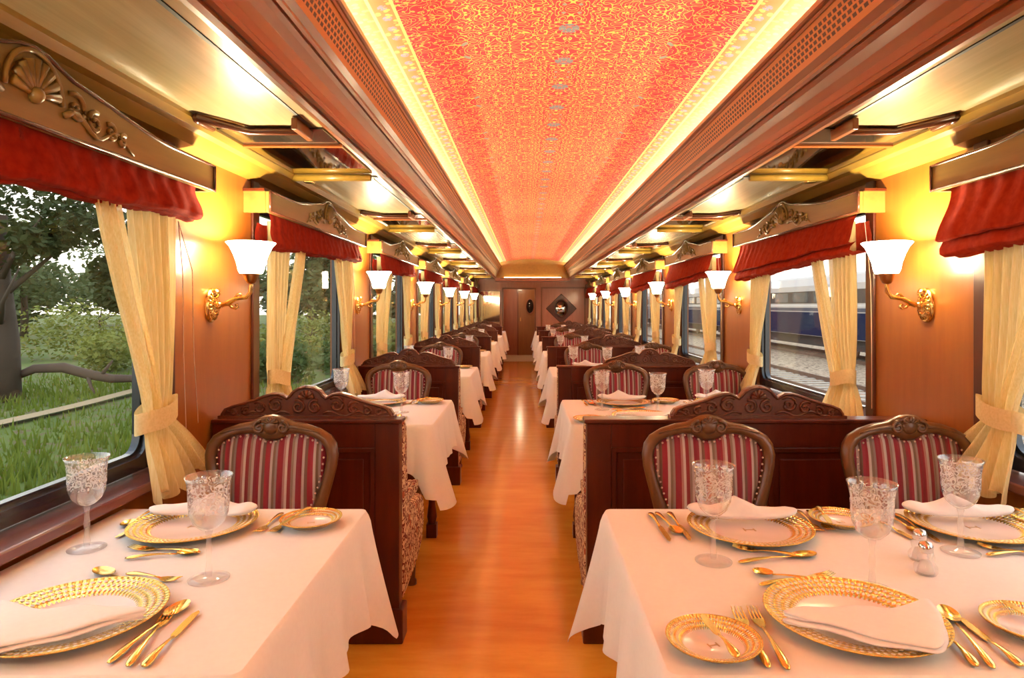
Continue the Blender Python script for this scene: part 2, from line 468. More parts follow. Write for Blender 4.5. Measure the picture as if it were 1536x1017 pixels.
        if sub:
            d = o.modifiers.new('u', 'SUBSURF'); d.levels = sub; d.render_levels = sub
        if kind: o['kind'] = kind
        return o

def tag(o, label, cat, group=None, kind=None):
    o['label'] = label; o['category'] = cat
    if group: o['group'] = group
    if kind: o['kind'] = kind
    return o

def thing(name, label, cat, loc=(0, 0, 0), rz=0, group=None):
    o = bpy.data.objects.new(name, None); COL.objects.link(o); o.empty_display_size = 0.05
    o.location = loc; o.rotation_euler = (0, 0, rz)
    return tag(o, label, cat, group)

KIDS = {}
def dup(root, loc=None, rz=None, label=None):
    if not KIDS or root.name not in KIDS:
        def walk(o): KIDS[o.name] = [c for c in COL.objects if c.parent == o]; [walk(c) for c in KIDS[o.name]]
        walk(root)
    r = root.copy(); COL.objects.link(r)
    if loc is not None: r.location = loc
    if rz is not None: r.rotation_euler = (0, 0, rz)
    if label: r['label'] = label
    for c in KIDS[root.name]:
        d = c.copy(); COL.objects.link(d); d.parent = r
        for g in KIDS[c.name]:
            h = g.copy(); COL.objects.link(h); h.parent = d
    return r

def rrect(x0, y0, x1, y1, r, n=6):
    pts = []
    for cx, cy, a0 in ((x1 - r, y1 - r, 0), (x0 + r, y1 - r, PI / 2), (x0 + r, y0 + r, PI), (x1 - r, y0 + r, 1.5 * PI)):
        for i in range(n + 1):
            a = a0 + PI / 2 * i / n; pts.append((cx + r * math.cos(a), cy + r * math.sin(a)))
    return pts

def spiral(cx, cz, r0, r1, a0, turns, n=16):
    return [(cx + (r0 + (r1 - r0) * i / n) * math.cos(a0 + turns * 2 * PI * i / n), cz + (r0 + (r1 - r0) * i / n) * math.sin(a0 + turns * 2 * PI * i / n)) for i in range(n + 1)]

# ================================================================== THE SHELL
MB().box((XL - .1, YB, -.08), (XR + .1, YV, 0)).build('floor', M['floor'], kind='structure')
MB().box((XL - .1, YV, -.08), (XR + .1, 18.5, 0)).build('floor_threshold', M['threshold'], kind='structure')

WIN = [(0.81 + i * PITCH, 2.34 + i * PITCH) for i in range(-1, 7)]
WZ0, WZ1 = 0.82, 1.90
def side_wall(name, xi, sgn):
    m = MB(); xo = xi + sgn * .10
    m.box((xi, YB, 0), (xo, YE, WZ0 - .045)); m.box((xi, YB, WZ1), (xo, YE, 2.12))
    ys = [YB] + [y for w in WIN for y in w] + [YE]
    for i in range(0, len(ys), 2):
        if ys[i + 1] > ys[i]: m.box((xi, ys[i], WZ0 - .045), (xo, ys[i + 1], WZ1))
    return m.build(name, M['veneer'], kind='structure', recalc=False)
side_wall('wall_left', XL, -1)
side_wall('wall_right', XR, 1)
MB().box((XL - .1, YB - .1, 0), (XR + .1, YB, 2.6)).build('wall_rear', M['veneer'], kind='structure')

wi = 0
for side, xi, sg in (('left', XL, -1), ('right', XR, 1)):
    for i, (a, b) in enumerate(WIN):
        wi += 1
        outer = rrect(a, WZ0, b, WZ1, .01); inner = rrect(a + .045, WZ0 + .045, b - .045, WZ1 - .045, .07)
        fr = MB().ring(outer, inner, xi + sg * .02, xi + sg * .075)
        o2 = rrect(a + .045, WZ0 + .045, b - .045, WZ1 - .045, .07); i2 = rrect(a + .058, WZ0 + .058, b - .058, WZ1 - .058, .06)
        fr.ring(o2, i2, xi + sg * .04, xi + sg * .065)
        f = fr.build('window_%d' % wi, M['black'], kind='structure')
        MB().prism(rrect(a + .05, WZ0 + .05, b - .05, WZ1 - .05, .065), xi + sg * .050, xi + sg * .056, 'YZ').build('glass', M['pane'], f)
        c = MB()
        for y0, y1 in ((a - .075, a), (b, b + .075)):
            c.box((xi, y0, WZ0 - .02), (xi - sg * .014, y1, 1.98))
        c.build('casing', M['casing'], f, bevel=.004)
        MB().box((xi + sg * .09, a, WZ0 - .045), (xi - sg * .075, b, WZ0 - .012)).build('sill', wood('sill_wood', (0.16, .05, .04), (.22, .07, .06), rough=.25, stretch=(8, .6, 8)) if i == 0 and side == 'left' else bpy.data.materials['sill_wood'], f, bevel=.006)
# low skirting
for side, xi, sg in (('left', XL, -1), ('right', XR, 1)):
    MB().box((xi, YB, 0), (xi - sg * .02, YE, .10)).build('baseboard_' + side, M['casing'], kind='structure')

# side ceilings, cove trims, moulding, grille, vault, light strips
for side, sg in (('left', -1), ('right', 1)):
    X = lambda u: CX + sg * u
    xw = XL if sg < 0 else XR
    MB().box((X(.90), YB, ZS), (xw + sg * .1, YE, ZS + .03)).build('ceiling_side_' + side, M['ceilpanel'], kind='structure', recalc=False)
    m = MB().prism([(xw, ZS), (xw, 1.975), (xw - sg * .055, 1.985), (xw - sg * .085, 2.02), (xw - sg * .105, 2.03), (xw - sg * .115, 2.055), (xw - sg * .115, ZS)], YB, YE, 'XZ')
    m.build('trim_cove_' + side, M['covetrim'], kind='structure')
    prof = [(.925, 2.075), (.928, 2.048), (.915, 2.034), (.902, 2.036), (.895, 2.050), (.897, 2.062), (.888, 2.060), (.880, 2.068), (.878, 2.082),
            (.884, 2.09), (.880, 2.115), (.870, 2.145), (.856, 2.172), (.846, 2.186), (.848, 2.194), (.840, 2.192), (.834, 2.202), (.836, 2.214), (.842, 2.22), (.834, 2.232), (.827, 2.242)]
    vs_ = MB(); np_ = len(prof)
    vs_.add([(X(u), YB, z) for u, z in prof] + [(X(u), YV, z) for u, z in prof], [(i, i + 1, np_ + i + 1, np_ + i) for i in range(np_ - 1)], False)
    vs_.build('trim_moulding_' + side, M['mould'], kind='structure')
    g = MB().add([(X(.827), YB, 2.242), (X(.827), YV, 2.242), (X(.789), YV, 2.338), (X(.789), YB, 2.338)], [(0, 1, 2, 3)])
    g.build('trim_grille_' + side, M['grille'], kind='structure')
    lip = [(.789, 2.338), (.782, 2.336), (.778, 2.345), (.783, 2.352), (.776, 2.354), (.770, 2.360), (.772, 2.382), (.780, 2.382), (.786, 2.360), (.88, 2.360), (.89, 2.432)]
    nl = len(lip)
    MB().add([(X(u), YB, z) for u, z in lip] + [(X(u), YV, z) for u, z in lip], [(i, i + 1, nl + i + 1, nl + i) for i in range(nl - 1)]).build('trim_lip_' + side, M['mould'], kind='structure')
    sm = MB(); sm.box((X(.868), YB + .05, 2.362), (X(.873), YV - .02, 2.380))
    tag(sm.build('cove_light_strip', M['cove']), 'warm strip light hidden in the ceiling cove on the %s side of the aisle' % side, 'light', 'cove strip lights')
    MB().box((X(1.0) - .006, YB, ZS - .003), (X(1.0) + .006, YE, ZS)).build('trim_gap_' + side, M['blackgap'], kind='structure')

def vault(u, v):
    t = u * 2 - 1
    return (CX + t * .89, YB + (YV - YB) * v, 2.525 - .095 * (t * t))
MB().grid(vault, 32, 24).build('ceiling', M['ceiling'], kind='structure')
# end of the vault
ty = [(-.89, 2.06), (.89, 2.06)] + [(.89 - 1.78 * i / 20, 2.53 - .095 * ((1 - 2 * i / 20) ** 2)) for i in range(21)]
MB().prism([(CX + p[0], p[1]) for p in ty], YV, YV + .03, 'XZ').build('wall_vault_end', M['covetrim'], kind='structure')
MB().box((CX - .80, YV - .05, 2.035), (CX + .80, YV + .04, 2.065)).build('trim_header', M['mould'], kind='structure', bevel=.006)
MB().box((CX - .93, YV, 1.99), (CX + .93, YE, 2.06)).build('ceiling_vestibule', M['back'], kind='structure')
tag(MB().box((CX - .70, YV - .035, 2.066), (CX + .70, YV - .02, 2.078)).build('header_light_strip', emit_mat('header_strip', (1, .72, .35), 5.0)),
    'warm strip light on the ledge below the arched end board', 'light')

# end bulkhead with door
B = MB()
y0, y1 = YE, YE + .08
B.box((XL - .1, y0, 0), (-.57, y1, 2.12)); B.box((.24, y0, 0), (XR + .1, y1, 2.12)); B.box((-.57, y0, 1.80), (.24, y1, 2.12))
B.build('wall_end', M['back'], kind='structure', recalc=False)
V = MB(); YD = 18.35
V.box((-.72, YE + .08, 0), (-.66, YD, 2.0)).box((.33, YE + .08, 0), (.39, YD, 2.0)).box((-.72, YE + .08, 1.95), (.39, YD, 2.0)).box((-.72, YD, 0), (.39, YD + .06, 2.0))
V.build('wall_vestibule', M['back'], kind='structure', recalc=False)
fr = MB()
for x in (-.60, .24): fr.box((x, YE - .03, 0), (x + .035, YE, 1.82))
fr.box((-.60, YE - .03, 1.80), (.275, YE, 1.84))
d = fr.build('door_1', M['mould'], kind='structure')
dl = MB().box((-.19, YD - .05, 0), (.32, YD - .005, 1.86)).build('door_leaf', M['doorwood'], d)
MB().box((-.225, YD - .07, 0), (-.19, YD - .005, 1.88)).build('door_stile', M['mould'], dl)
MB().lathe([(0.001, 0), (1, 0), (1, .012), (0.001, .012)], (.13, YD - .066, 1.36), 24, 'Y', .10, .19).build('oval_window', M['darkglass'], dl)
MB().lathe([(1.0, 0), (1.18, 0), (1.18, .014), (1.0, .014)], (.13, YD - .068, 1.36), 24, 'Y', .10, .19, True).build('oval_rim', M['back'], dl)
MB().box((-.15, YD - .09, .95), (-.125, YD - .05, 1.05)).build('door_handle', M['brass'], dl, bevel=.004)
vl = thing('added_vestibule_light', 'added round lamp, out of sight, brightening the end vestibule and its door', 'light', (-.15, 17.7, 1.95))  # added lamp, hidden behind the door header, to brighten the far door
MB().lathe([(.001, -.03), (.06, -.025), (.085, 0), (.001, 0)], (0, 0, 0), 20).build('added_diffuser', emit_mat('added_vestibule_glow', (1, .8, .5), 4.0), vl)
ll = bpy.data.lights.new('added_vestibule_bulb', 'POINT'); ll.energy = 1.8; ll.color = (1, .8, .5); ll.shadow_soft_size = .06  # point light of the added lamp
lo = bpy.data.objects.new('added_vestibule_bulb', ll); COL.objects.link(lo); lo.location = (-.15, 17.7, 1.86)
t = thing('wall_mirror', 'tall rectangular mirror in a wooden frame, left of the end door', 'mirror', (-.935, YE, .885))
MB().ring(rrect(-.30, -.02, .30, .89, .01), rrect(-.27, .01, .27, .86, .01), -.025, 0, 'XZ').build('mirror_frame', M['mould'], t)
MB().box((-.27, -.012, .01), (.27, 0, .86)).build('mirror_glass', M['mirror'], t)
t = thing('diamond_mirror', 'oval bright mirror set in a dark diamond frame, right of the end door', 'mirror', (.93, YE, 1.30))
k = .40
MB().prism([(-k, 0), (0, -k * .98), (k, 0), (0, k * .98)], -.03, 0, 'XZ').build('diamond_frame', M['booth'], t, bevel=.01)
MB().lathe([(0.001, 0), (1, 0), (1, .012), (0.001, .012)], (0, -.044, 0), 28, 'Y', .17, .21).build('oval_mirror_glass', M['mirror'], t)
MB().lathe([(1.0, 0), (1.12, 0), (1.12, .02), (1.0, .02)], (0, -.048, 0), 28, 'Y', .17, .21, True).build('oval_rim', M['carved'], t)
MB().ring(rrect(.40, .35, 1.56, 1.86, .01), rrect(.44, .39, 1.52, 1.82, .01), YE - .02, YE, 'XZ').build('trim_end_panel', M['mould'], kind='structure')

# ================================================================== CEILING HATCHES (over each pillar)
def hatch(sg):
    """local: +x toward the aisle, origin over the pillar at the ceiling"""
    t = thing('ceiling_hatch', '', 'ceiling hatch', (0, 0, ZS), 0, 'ceiling hatches over the pillars')
    MB().box((-.225, -.17, -.008), (.205, .07, -.002)).build('black_panel', M['darkglass'], t)
    MB().box((-.215, .095, -.012), (.205, .66, -.002)).build('mirror_panel', M['mirror'], t)
    MB().box((-.240, .068, -.018), (.215, .094, -.002)).build('near_rail', M['mould'], t, bevel=.004)
    MB().tube([(-.225, .69, -.026), (.19, .69, -.026)], .019, 12).build('brass_rail', M['covetrim'], t)
    m = MB().tube([(-.185, -.36, -.016), (-.072, -.175, -.018), (.135, -.175, -.018)], .015, 8)
    m.tube([(-.185, -.36, -.016), (-.21, -.30, -.016), (-.20, -.20, -.014)], .013, 8)
    m.build('cranked_moulding', M['pelmetdark'], t)
    MB().box((.135, -.31, -.045), (.157, -.13, -.003)).build('bracket', M['mould'], t, bevel=.004)
    MB().box((-.17, .72, -.045), (-.12, .77, -.002)).build('latch_block', M['brass'], t, bevel=.006)
    MB().box((-.225, .78, -.006), (.20, .82, -.002)).build('shadow_gap', M['blackgap'], t)
    return t
H0 = hatch(-1)
HL = -1.00
first = True
for k in range(-1, 7):
    for side, sg in (('left', -1), ('right', 1)):
        x = CX - 1.165 if sg < 0 else CX + 1.165
        y = 2.69 + k * PITCH
        if y > 16.3: continue
        if k < 0: continue
        lab = 'mirrored ceiling hatch with brass rail above the %s pillar of the %s wall' % (ORD[k], side)
        r = H0 if first else dup(H0)
        first = False
        r.location = (x, y, ZS); r['label'] = lab
        if sg > 0: r.scale = (-1, 1, 1)

# ================================================================== PELMETS, SHADES, CURTAINS
def pelmet():
    """local: wall at x=0, room toward +x, y along the wall, centred; z=0 is its underside"""
    t = thing('window_pelmet', '', 'pelmet', (0, 0, 1.815), 0, 'carved wooden pelmets over the windows')
    hw = .915
    top = []
    N = 40
    for i in range(N + 1):
        y = -hw + 2 * hw * i / N; a = abs(y)
        z = .098 if a > .62 else .098 + .062 * (.5 + .5 * math.cos(PI * a / .62)) ** .9
        if a < .12: z += .030 * math.cos(PI * a / .24)
        top.append((y, z))
    out = [(hw, 0), (-hw, 0)] + top
    MB().prism(out, .100, .120, 'YZ').build('front_board', M['pelmet'], t, bevel=.003)
    MB().box((0, -hw, 0), (.10, -hw + .02, .098)).build('end_board', M['pelmet'], t)
    MB().box((0, hw - .02, 0), (.10, hw, .098)).build('end_board', M['pelmet'], t)
    MB().box((0, -hw - .012, .098), (.10, hw + .012, .110)).build('top_board', M['casing'], t)
    b = MB()
    b.tube([(.122, y, z) for y, z in top], .006, 6)
    b.tube([(.122, -hw, .004), (.122, hw, .004)], .006, 6)
    b.tube([(.122, -hw, .0), (.122, -hw, .098)], .006, 6).tube([(.122, hw, .0), (.122, hw, .098)], .006, 6)
    b.build('bead', M['pelmetdark'], t)
    c = MB()
    for q in range(9):                                   # shell rosette
        a = PI * (q + .5) / 9
        c.tube([(.122, .0, .075), (.126, .075 * math.cos(a), .075 + .085 * math.sin(a))], [.005, .013], 8)
    c.tube([(.124, .093 * math.cos(PI * i / 14), .075 + .105 * math.sin(PI * i / 14)) for i in range(15)], .007, 6)
    c.sphere((.126, 0, .075), .02, 10, 6)
    for s_ in (-1, 1):
        for (cy, cz, r, a0, tn) in ((.145, .085, .042, 2.2, -1.3), (.22, .068, .032, 1.2, 1.3), (.29, .060, .026, 2.2, -1.2), (.345, .050, .02, 1.0, 1.1)):
            c.tube([(.123, s_ * p, z) for p, z in spiral(cy, cz, r, .006, a0, tn)], [.0075] * 10 + [.006] * 7, 6)
        c.tube([(.123, s_ * (.10 + .30 * i / 12), .055 + .02 * math.sin(i * .9) - .015 * i / 12) for i in range(13)], [.009 - .0005 * i for i in range(13)], 6)
    c.build('carved_crest', wood('pelmet_carving', (.21, .12, .026), (.28, .165, .038), rough=.35), t)
    return t

def shade_mesh(zb_near, zb_far, layers, outx, seed, hw=.845):
    rnd = random.Random(seed)
    ph = [rnd.uniform(0, 6) for _ in range(6)]
    zt = 1.825
    # profile: list of (x, frac) frac 0 at top .. 1 at bottom; may fold
    if layers == 1:
        prof = [(.088, 0), (.092, .2), (.098, .45), (.104, .7), (.110, .88), (.106, .98), (.090, 1.02), (.070, .98), (.085, .90), (.080, 1.06), (.055, 1.08), (.035, 1.0), (.03, .8), (.03, .3)]
    else:
        prof = [(.088, 0), (.10, .2), (.118, .45), (.135, .70), (.140, .78), (.128, .80), (.105, .76), (.112, .80), (.128, .90), (.130, .98), (.112, 1.02), (.085, .99), (.06, 1.03), (.035, 1.0), (.03, .7), (.03, .2)]
    def fn(u, v):
        y = -hw + 2 * hw * u
        zb = zb_near + (zb_far - zb_near) * u
        q = v * (len(prof) - 1); i = min(int(q), len(prof) - 2); f = q - i
        x = prof[i][0] * (1 - f) + prof[i + 1][0] * f; fr = prof[i][1] * (1 - f) + prof[i + 1][1] * f
        w = min(fr, 1)
        x += .006 * w * math.sin(9 * y + ph[0]) + .003 * w * math.sin(31 * y + ph[1] + 4 * fr) + .002 * math.sin(70 * y + ph[2])
        z = zt - (zt - zb) * fr - .004 * w * math.sin(12 * y + ph[3]) - .002 * math.sin(43 * y + ph[4])
        return (x + outx * w, y + (.012 if u < .5 else -.012) * math.sin(fr * 7), z)
    return MB().grid(fn, 90, 60)

def curtain_mesh(d, seed, part):
    """drape tied back toward y=0 (the window edge); the window lies toward d. x is distance into the room from the wall"""
    rnd = random.Random(seed); p0 = rnd.uniform(0, 6)
    if part == 'body':   #   z   edge side  window side  depth
        rows = [(1.80, .035, .29, .020), (1.60, .035, .265, .020), (1.40, .035, .235, .020), (1.22, .035, .21, .018), (1.10, .035, .185, .016), (1.04, .035, .175, .013), (.99, .02, .18, .013), (.93, -.04, .19, .018), (.86, -.10, .195, .022), (.775, -.165, .20, .024)]
        bx, nf = .050, 5
    else:
        rows = [(1.80, .40, .495, .012), (1.60, .335, .445, .013), (1.40, .26, .372, .014), (1.22, .185, .30, .014), (1.10, .14, .245, .013), (1.04, .125, .222, .012), (.99, .12, .22, .012), (.93, .11, .235, .014), (.86, .10, .245, .018), (.765, .09, .255, .020)]
        bx, nf = .072, 3
    def fn(u, v):
        q = v * (len(rows) - 1); i = min(int(q), len(rows) - 2); f = q - i
        r = [rows[i][k] * (1 - f) + rows[i + 1][k] * f for k in range(4)]
        y = r[1] + (r[2] - r[1]) * u
        x = bx + r[3] * math.sin(u * 2 * PI * nf + p0 + .6 * math.sin(v * 5)) + .004 * math.sin(u * 30 + v * 9)
        x += .05 * max(0, (.98 - r[0]) / .2)
        return (x, d * y, r[0] - (.02 * math.sin(u * 2 * PI * 2 + p0) if v == 1 else 0))
    return MB().grid(fn, 80, 60)
def tie_mesh(d):
    m = MB()
    def fn(u, v):
        a = 2 * PI * u
        return (.060 + .042 * math.sin(a), d * (.130 + .108 * math.cos(a)), 1.055 - .07 * v - .018 * math.cos(a) + .004 * math.sin(3 * a))
    return m.grid(fn, 40, 6, True, True)

PEL = pelmet(); firstp = True
for k in range(-1, 7):
    for side, xi, rz in (('left', XL, 0), ('right', XR, PI)):
        if k < 0: continue
        yc = (WIN[k + 1][0] + WIN[k + 1][1]) / 2
        r = PEL if firstp else dup(PEL)
        firstp = False
        r.location = (xi, yc, 1.815); r.rotation_euler = (0, 0, rz)
        r['label'] = 'wooden pelmet with carved shell crest over the %s window of the %s wall' % (ORD[k], side)

SH = {}
for side, xi, rz, lay, zn, zf in (('left', XL, 0, 1, 1.665, 1.705), ('right', XR, PI, 2, 1.645, 1.57)):
    for k in range(0, 7):
        yc = (WIN[k + 1][0] + WIN[k + 1][1]) / 2
        lab = '%s roman shade gathered under the %s pelmet of the %s wall' % ('deep red' if side == 'left' else 'brick red', ORD[k], side)
        if side not in SH:
            t = thing('roman_shade', lab, 'roman shade', (0, 0, 0), 0, 'red roman shades')
            a, b = (zn, zf) if side == 'left' else (zf, zn)   # the right wall is turned, its far end is local -y
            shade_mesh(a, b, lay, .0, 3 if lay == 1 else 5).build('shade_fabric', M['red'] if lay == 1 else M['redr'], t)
            yy = .845 + .02
            if side == 'left':
                MB().tube([(.045, .80, 1.69), (.03, .86, 1.5), (.028, .87, 1.2), (.03, .88, .98), (.03, .885, .90)], .0018, 5).tube([(.045, .80, 1.69), (.03, .93, 1.52), (.028, .945, 1.2), (.03, .975, .93)], .0018, 5).build('pull_cord', M['cord'], t)
            else:
                MB().tube([(.05, .83, 1.78), (.03, .845, 1.5), (.028, .85, 1.2), (.03, .855, .90)], .0018, 5).build('pull_cord', M['cord'], t)
            SH[side] = t; r = t
        else: r = dup(SH[side])
        r.location = (xi, yc, 0); r.rotation_euler = (0, 0, rz); r['label'] = lab

CU = {}
for side, xi, rz in (('left', XL, 0), ('right', XR, PI)):
    for k in range(0, 7):
        a, b = WIN[k + 1]
        for end, y, dd in (('near', a, 1), ('far', b, -1)):
            if k == 0 and end == 'near': continue
            dl = dd if rz == 0 else -dd
            lab = 'cream curtain tied back at the %s side of the %s window, %s wall' % (end, ORD[k], side)
            if dl not in CU:
                t = thing('curtain', lab, 'curtain', (0, 0, 0), 0, 'cream curtains at the windows')
                curtain_mesh(dl, 4 + dl, 'body').build('curtain_fabric', M['curtain'], t); curtain_mesh(dl, 8 + dl, 'swag').build('curtain_swag', M['curtain'], t)
                tie_mesh(dl).build('tieback', cloth_mat('tieback_cloth', (.80, .64, .32), (.88, .72, .40), .25, 1, 120) if 'tieback_cloth' not in bpy.data.materials else bpy.data.materials['tieback_cloth'], t)
                CU[dl] = t; r = t
            else: r = dup(CU[dl])
            r.location = (xi, y, 0); r.rotation_euler = (0, 0, rz); r['label'] = lab

# ================================================================== SCONCES
def sconce():
    """local: plate on the wall at x=0, arm toward +x; origin at the plate centre"""
    t = thing('wall_sconce', '', 'wall lamp', (0, 0, 0), 0, 'brass wall sconces with opal glass shades')
    m = MB().lathe([(.001, .030), (.30, .030), (.42, .022), (.60, .024), (.72, .014), (.88, .016), (1.0, .006), (1.0, 0)], (0, 0, 0), 28, 'X', .052, .072)
    for q in range(18):
        a = 2 * PI * q / 18
        m.tube([(.024, .022 * math.cos(a), .030 * math.sin(a)), (.014, .044 * math.cos(a), .060 * math.sin(a))], [.003, .005], 6)
    m.sphere((.034, 0, 0), .017, 12, 8); m.sphere((.02, 0, .05), .022, 10, 6)
    m.build('backplate', M['brass'], t)
    arm = MB().tube([(.02, 0, .004), (.05, 0, .002), (.075, 0, .010), (.10, 0, .026), (.125, 0, .030), (.150, 0, .034), (.166, 0, .055), (.168, 0, .085), (.168, 0, .10)], [.011, .010, .012, .009, .008, .009, .009, .008, .008], 10)
    arm.tube([(x, 0, z) for x, z in [(.075, .008), (.088, -.008), (.104, -.014), (.116, -.006), (.112, .004), (.104, .0)]], [.007, .006, .005, .005, .005, .006], 8)
    arm.tube([(x, 0, z) for x, z in [(.10, .028), (.112, .046), (.126, .046), (.130, .036)]], [.006, .005, .004, .005], 8)
    arm.build('arm', M['brass'], t)
    MB().lathe([(.001, .088), (.016, .09), (.024, .104), (.030, .122), (.034, .128), (.034, .134), (.001, .134)], (.168, 0, 0), 20).build('socket_cup', plain('aged_brass', (.42, .22, .08), .3, 1.0) if 'aged_brass' not in bpy.data.materials else bpy.data.materials['aged_brass'], t)
    MB().lathe([(.030, .130), (.044, .132), (.050, .145), (.056, .175), (.068, .210), (.082, .240), (.097, .258), (.094, .260), (.079, .243), (.065, .212), (.053, .176), (.046, .148), (.040, .136), (.030, .134)], (.168, 0, 0), 32).build('glass_shade', M['shade'], t)
    return t
SC = sconce(); fs_ = True
lamp = bpy.data.lights.new('sconce_bulb', 'POINT'); lamp.energy = SCONCE_W; lamp.color = (1.0, .86, .50); lamp.shadow_soft_size = .03
for k in range(-2, 6):
    for side, xi, rz in (('left', XL, 0), ('right', XR, PI)):
        y = 2.71 + k * PITCH
        if y < YB: continue
        r = SC if fs_ else dup(SC)
        fs_ = False
        r.location = (xi, y, 1.386); r.rotation_euler = (0, 0, rz)
        r['label'] = ('lit brass sconce on the %s pillar of the %s wall' % (ORD[k], side)) if k >= 0 else 'lit brass sconce %s the camera on the %s wall' % (['behind', 'beside'][k + 2], side)
        lo = bpy.data.objects.new('sconce_bulb', lamp); COL.objects.link(lo); lo.parent = r; lo.location = (.168, 0, .225)

# ================================================================== BOOTH PARTITIONS
def crest_outline(hw=.36):
    half = [(.0, .138), (.03, .134), (.055, .120), (.070, .100), (.082, .088), (.094, .096), (.115, .108), (.145, .108), (.18, .098), (.22, .082), (.27, .066), (.315, .054), (.345, .040), (.358, .020), (.36, .0)]
    s_ = hw / .36
    return [(-x * s_, z) for x, z in half[::-1]] + [(x * s_, z) for x, z in half[1:]]

def partition(side):
    x0, x1 = (XL, XPL) if side == 'left' else (XPR, XR)
    cxp = -.905 if side == 'left' else .963
    t = thing('booth_partition', '', 'booth partition', (cxp, 0, 0), 0, 'mahogany booth partitions')
    a, b = x0 - cxp, x1 - cxp
    e = .012
    if side == 'left': a += e
    else: b -= e
    m = MB()
    m.box((a, .02, .0), (b, .07, .90))
    # stiles and rails in front of a recessed panel
    m.box((a, 0, .0), (a + .10, .0205, .90)).box((b - .10, 0, 0), (b, .0205, .90)).box((a + .10, .001, .80), (b - .10, .0205, .8995)).box((a + .10, .001, .001), (b - .10, .0205, .16))
    if side == 'right': m.box(((a + b) / 2 - .05, .002, .161), ((a + b) / 2 + .05, .0205, .799))
    m.build('panel_body', M['booth'], t, bevel=.003)
    mm = MB()
    xs = [a + .10, b - .10] if side == 'left' else [a + .10, (a + b) / 2 - .05, (a + b) / 2 + .05, b - .10]
    for i in range(0, len(xs), 2):
        mm.ring([(xs[i], .16), (xs[i + 1], .16), (xs[i + 1], .80), (xs[i], .80)], [(xs[i] + .022, .182), (xs[i + 1] - .022, .182), (xs[i + 1] - .022, .778), (xs[i] + .022, .778)], .004, .021, 'XZ')
        mm.box((xs[i] + .05, .012, .21), (xs[i + 1] - .05, .022, .75))
    mm.build('panel_moulding', M['booth'], t, bevel=.004)
    pl = MB()
    pl.box((a, -.018, 0), (b + (.018 if side == 'left' else 0), .085, .14)) if side == 'left' else pl.box((a - .018, -.018, 0), (b, .085, .14))
    pl.build('plinth', M['booth'], t, bevel=.006)
    cp = MB()
    cp.box((a - (.012 if side == 'right' else 0), -.012, .90), (b + (.012 if side == 'left' else 0), .082, .918))
    cp.build('cap_rail', M['booth'], t, bevel=.005)
    co = crest_outline()
    cr = MB().prism([(x, .918 + z * .98) for x, z in co], .015, .055, 'XZ')
    o = cr.build('carved_crest', M['carved'], t, bevel=.008)
    r = MB()
    yf = .014
    for s_ in (-1, 1):
        r.tube([(s_ * x * .97, yf, .918 + z * .93) for x, z in co[14:]], .0065, 6)
        for (cx_, cz, rr, a0, tn) in ((.035, .966, .030, 1.2, 1.5), (.125, .975, .036, 2.4, -1.5), (.195, .962, .028, .8, 1.3), (.25, .950, .020, 2.2, -1.3), (.30, .943, .014, .8, 1.2)):
            r.tube([(s_ * p, yf, z) for p, z in spiral(cx_, cz, rr, .004, a0, tn)], [.0065] * 12 + [.005] * 5, 6)
        r.tube([(s_ * (.07 + .26 * i / 14), yf, .938 + .010 * math.sin(i * 1.0)) for i in range(15)], .005, 6)
    for q in range(5):
        aa = PI * (q + .5) / 5
        r.tube([(0, yf, 1.0), (.032 * math.cos(aa), yf - .004, 1.0 + .036 * math.sin(aa))], [.004, .010], 8)
    r.box((co[0][0] - .004, .008, .918), (co[-1][0] + .004, .062, .930))
    r.build('crest_carving', M['carved'], o)
    return t

def sofa(side):
    x0, x1 = (XL + .012, XPL + .002) if side == 'left' else (XPR - .002, XR - .012)
    cx_ = (x0 + x1) / 2; w = (x1 - x0) / 2
    t = thing('bench_sofa', '', 'sofa', (cx_, 0, 0), 0, 'floral bench sofas behind the partitions')
    side_prof = [(.0, .90), (.05, .90), (.085, .87), (.095, .80), (.10, .68), (.125, .58), (.18, .51), (.27, .465), (.40, .455), (.50, .445), (.56, .41), (.585, .35), (.57, .27), (.50, .20), (.38, .16), (.2, .14), (0, .13)]
    n = len(side_prof); m = MB()
    m.prism(side_prof, -w, w, 'YZ')
    m.build('upholstered_body', M['floral'], t, bevel=.02)
    MB().prism(rrect(.12, .45, .57, .50, .02), -w + .03, w - .03, 'YZ', True).build('seat_cushion', M['floral'], t)
    if side == 'left': legs = [(-w + .05, .07), (w - .05, .07), (-w + .05, .48), (w - .05, .48)]
    else: legs = [(-w + .05, .07), (w - .05, .07), (-w + .05, .48), (w - .05, .48)]
    for lx, ly in legs:
        MB().lathe([(.028, .20), (.022, .10), (.018, .03), (.026, .02), (.026, 0), (.001, 0)], (lx, ly, 0), 12).build('leg', M['chairwood'], t)
    return t

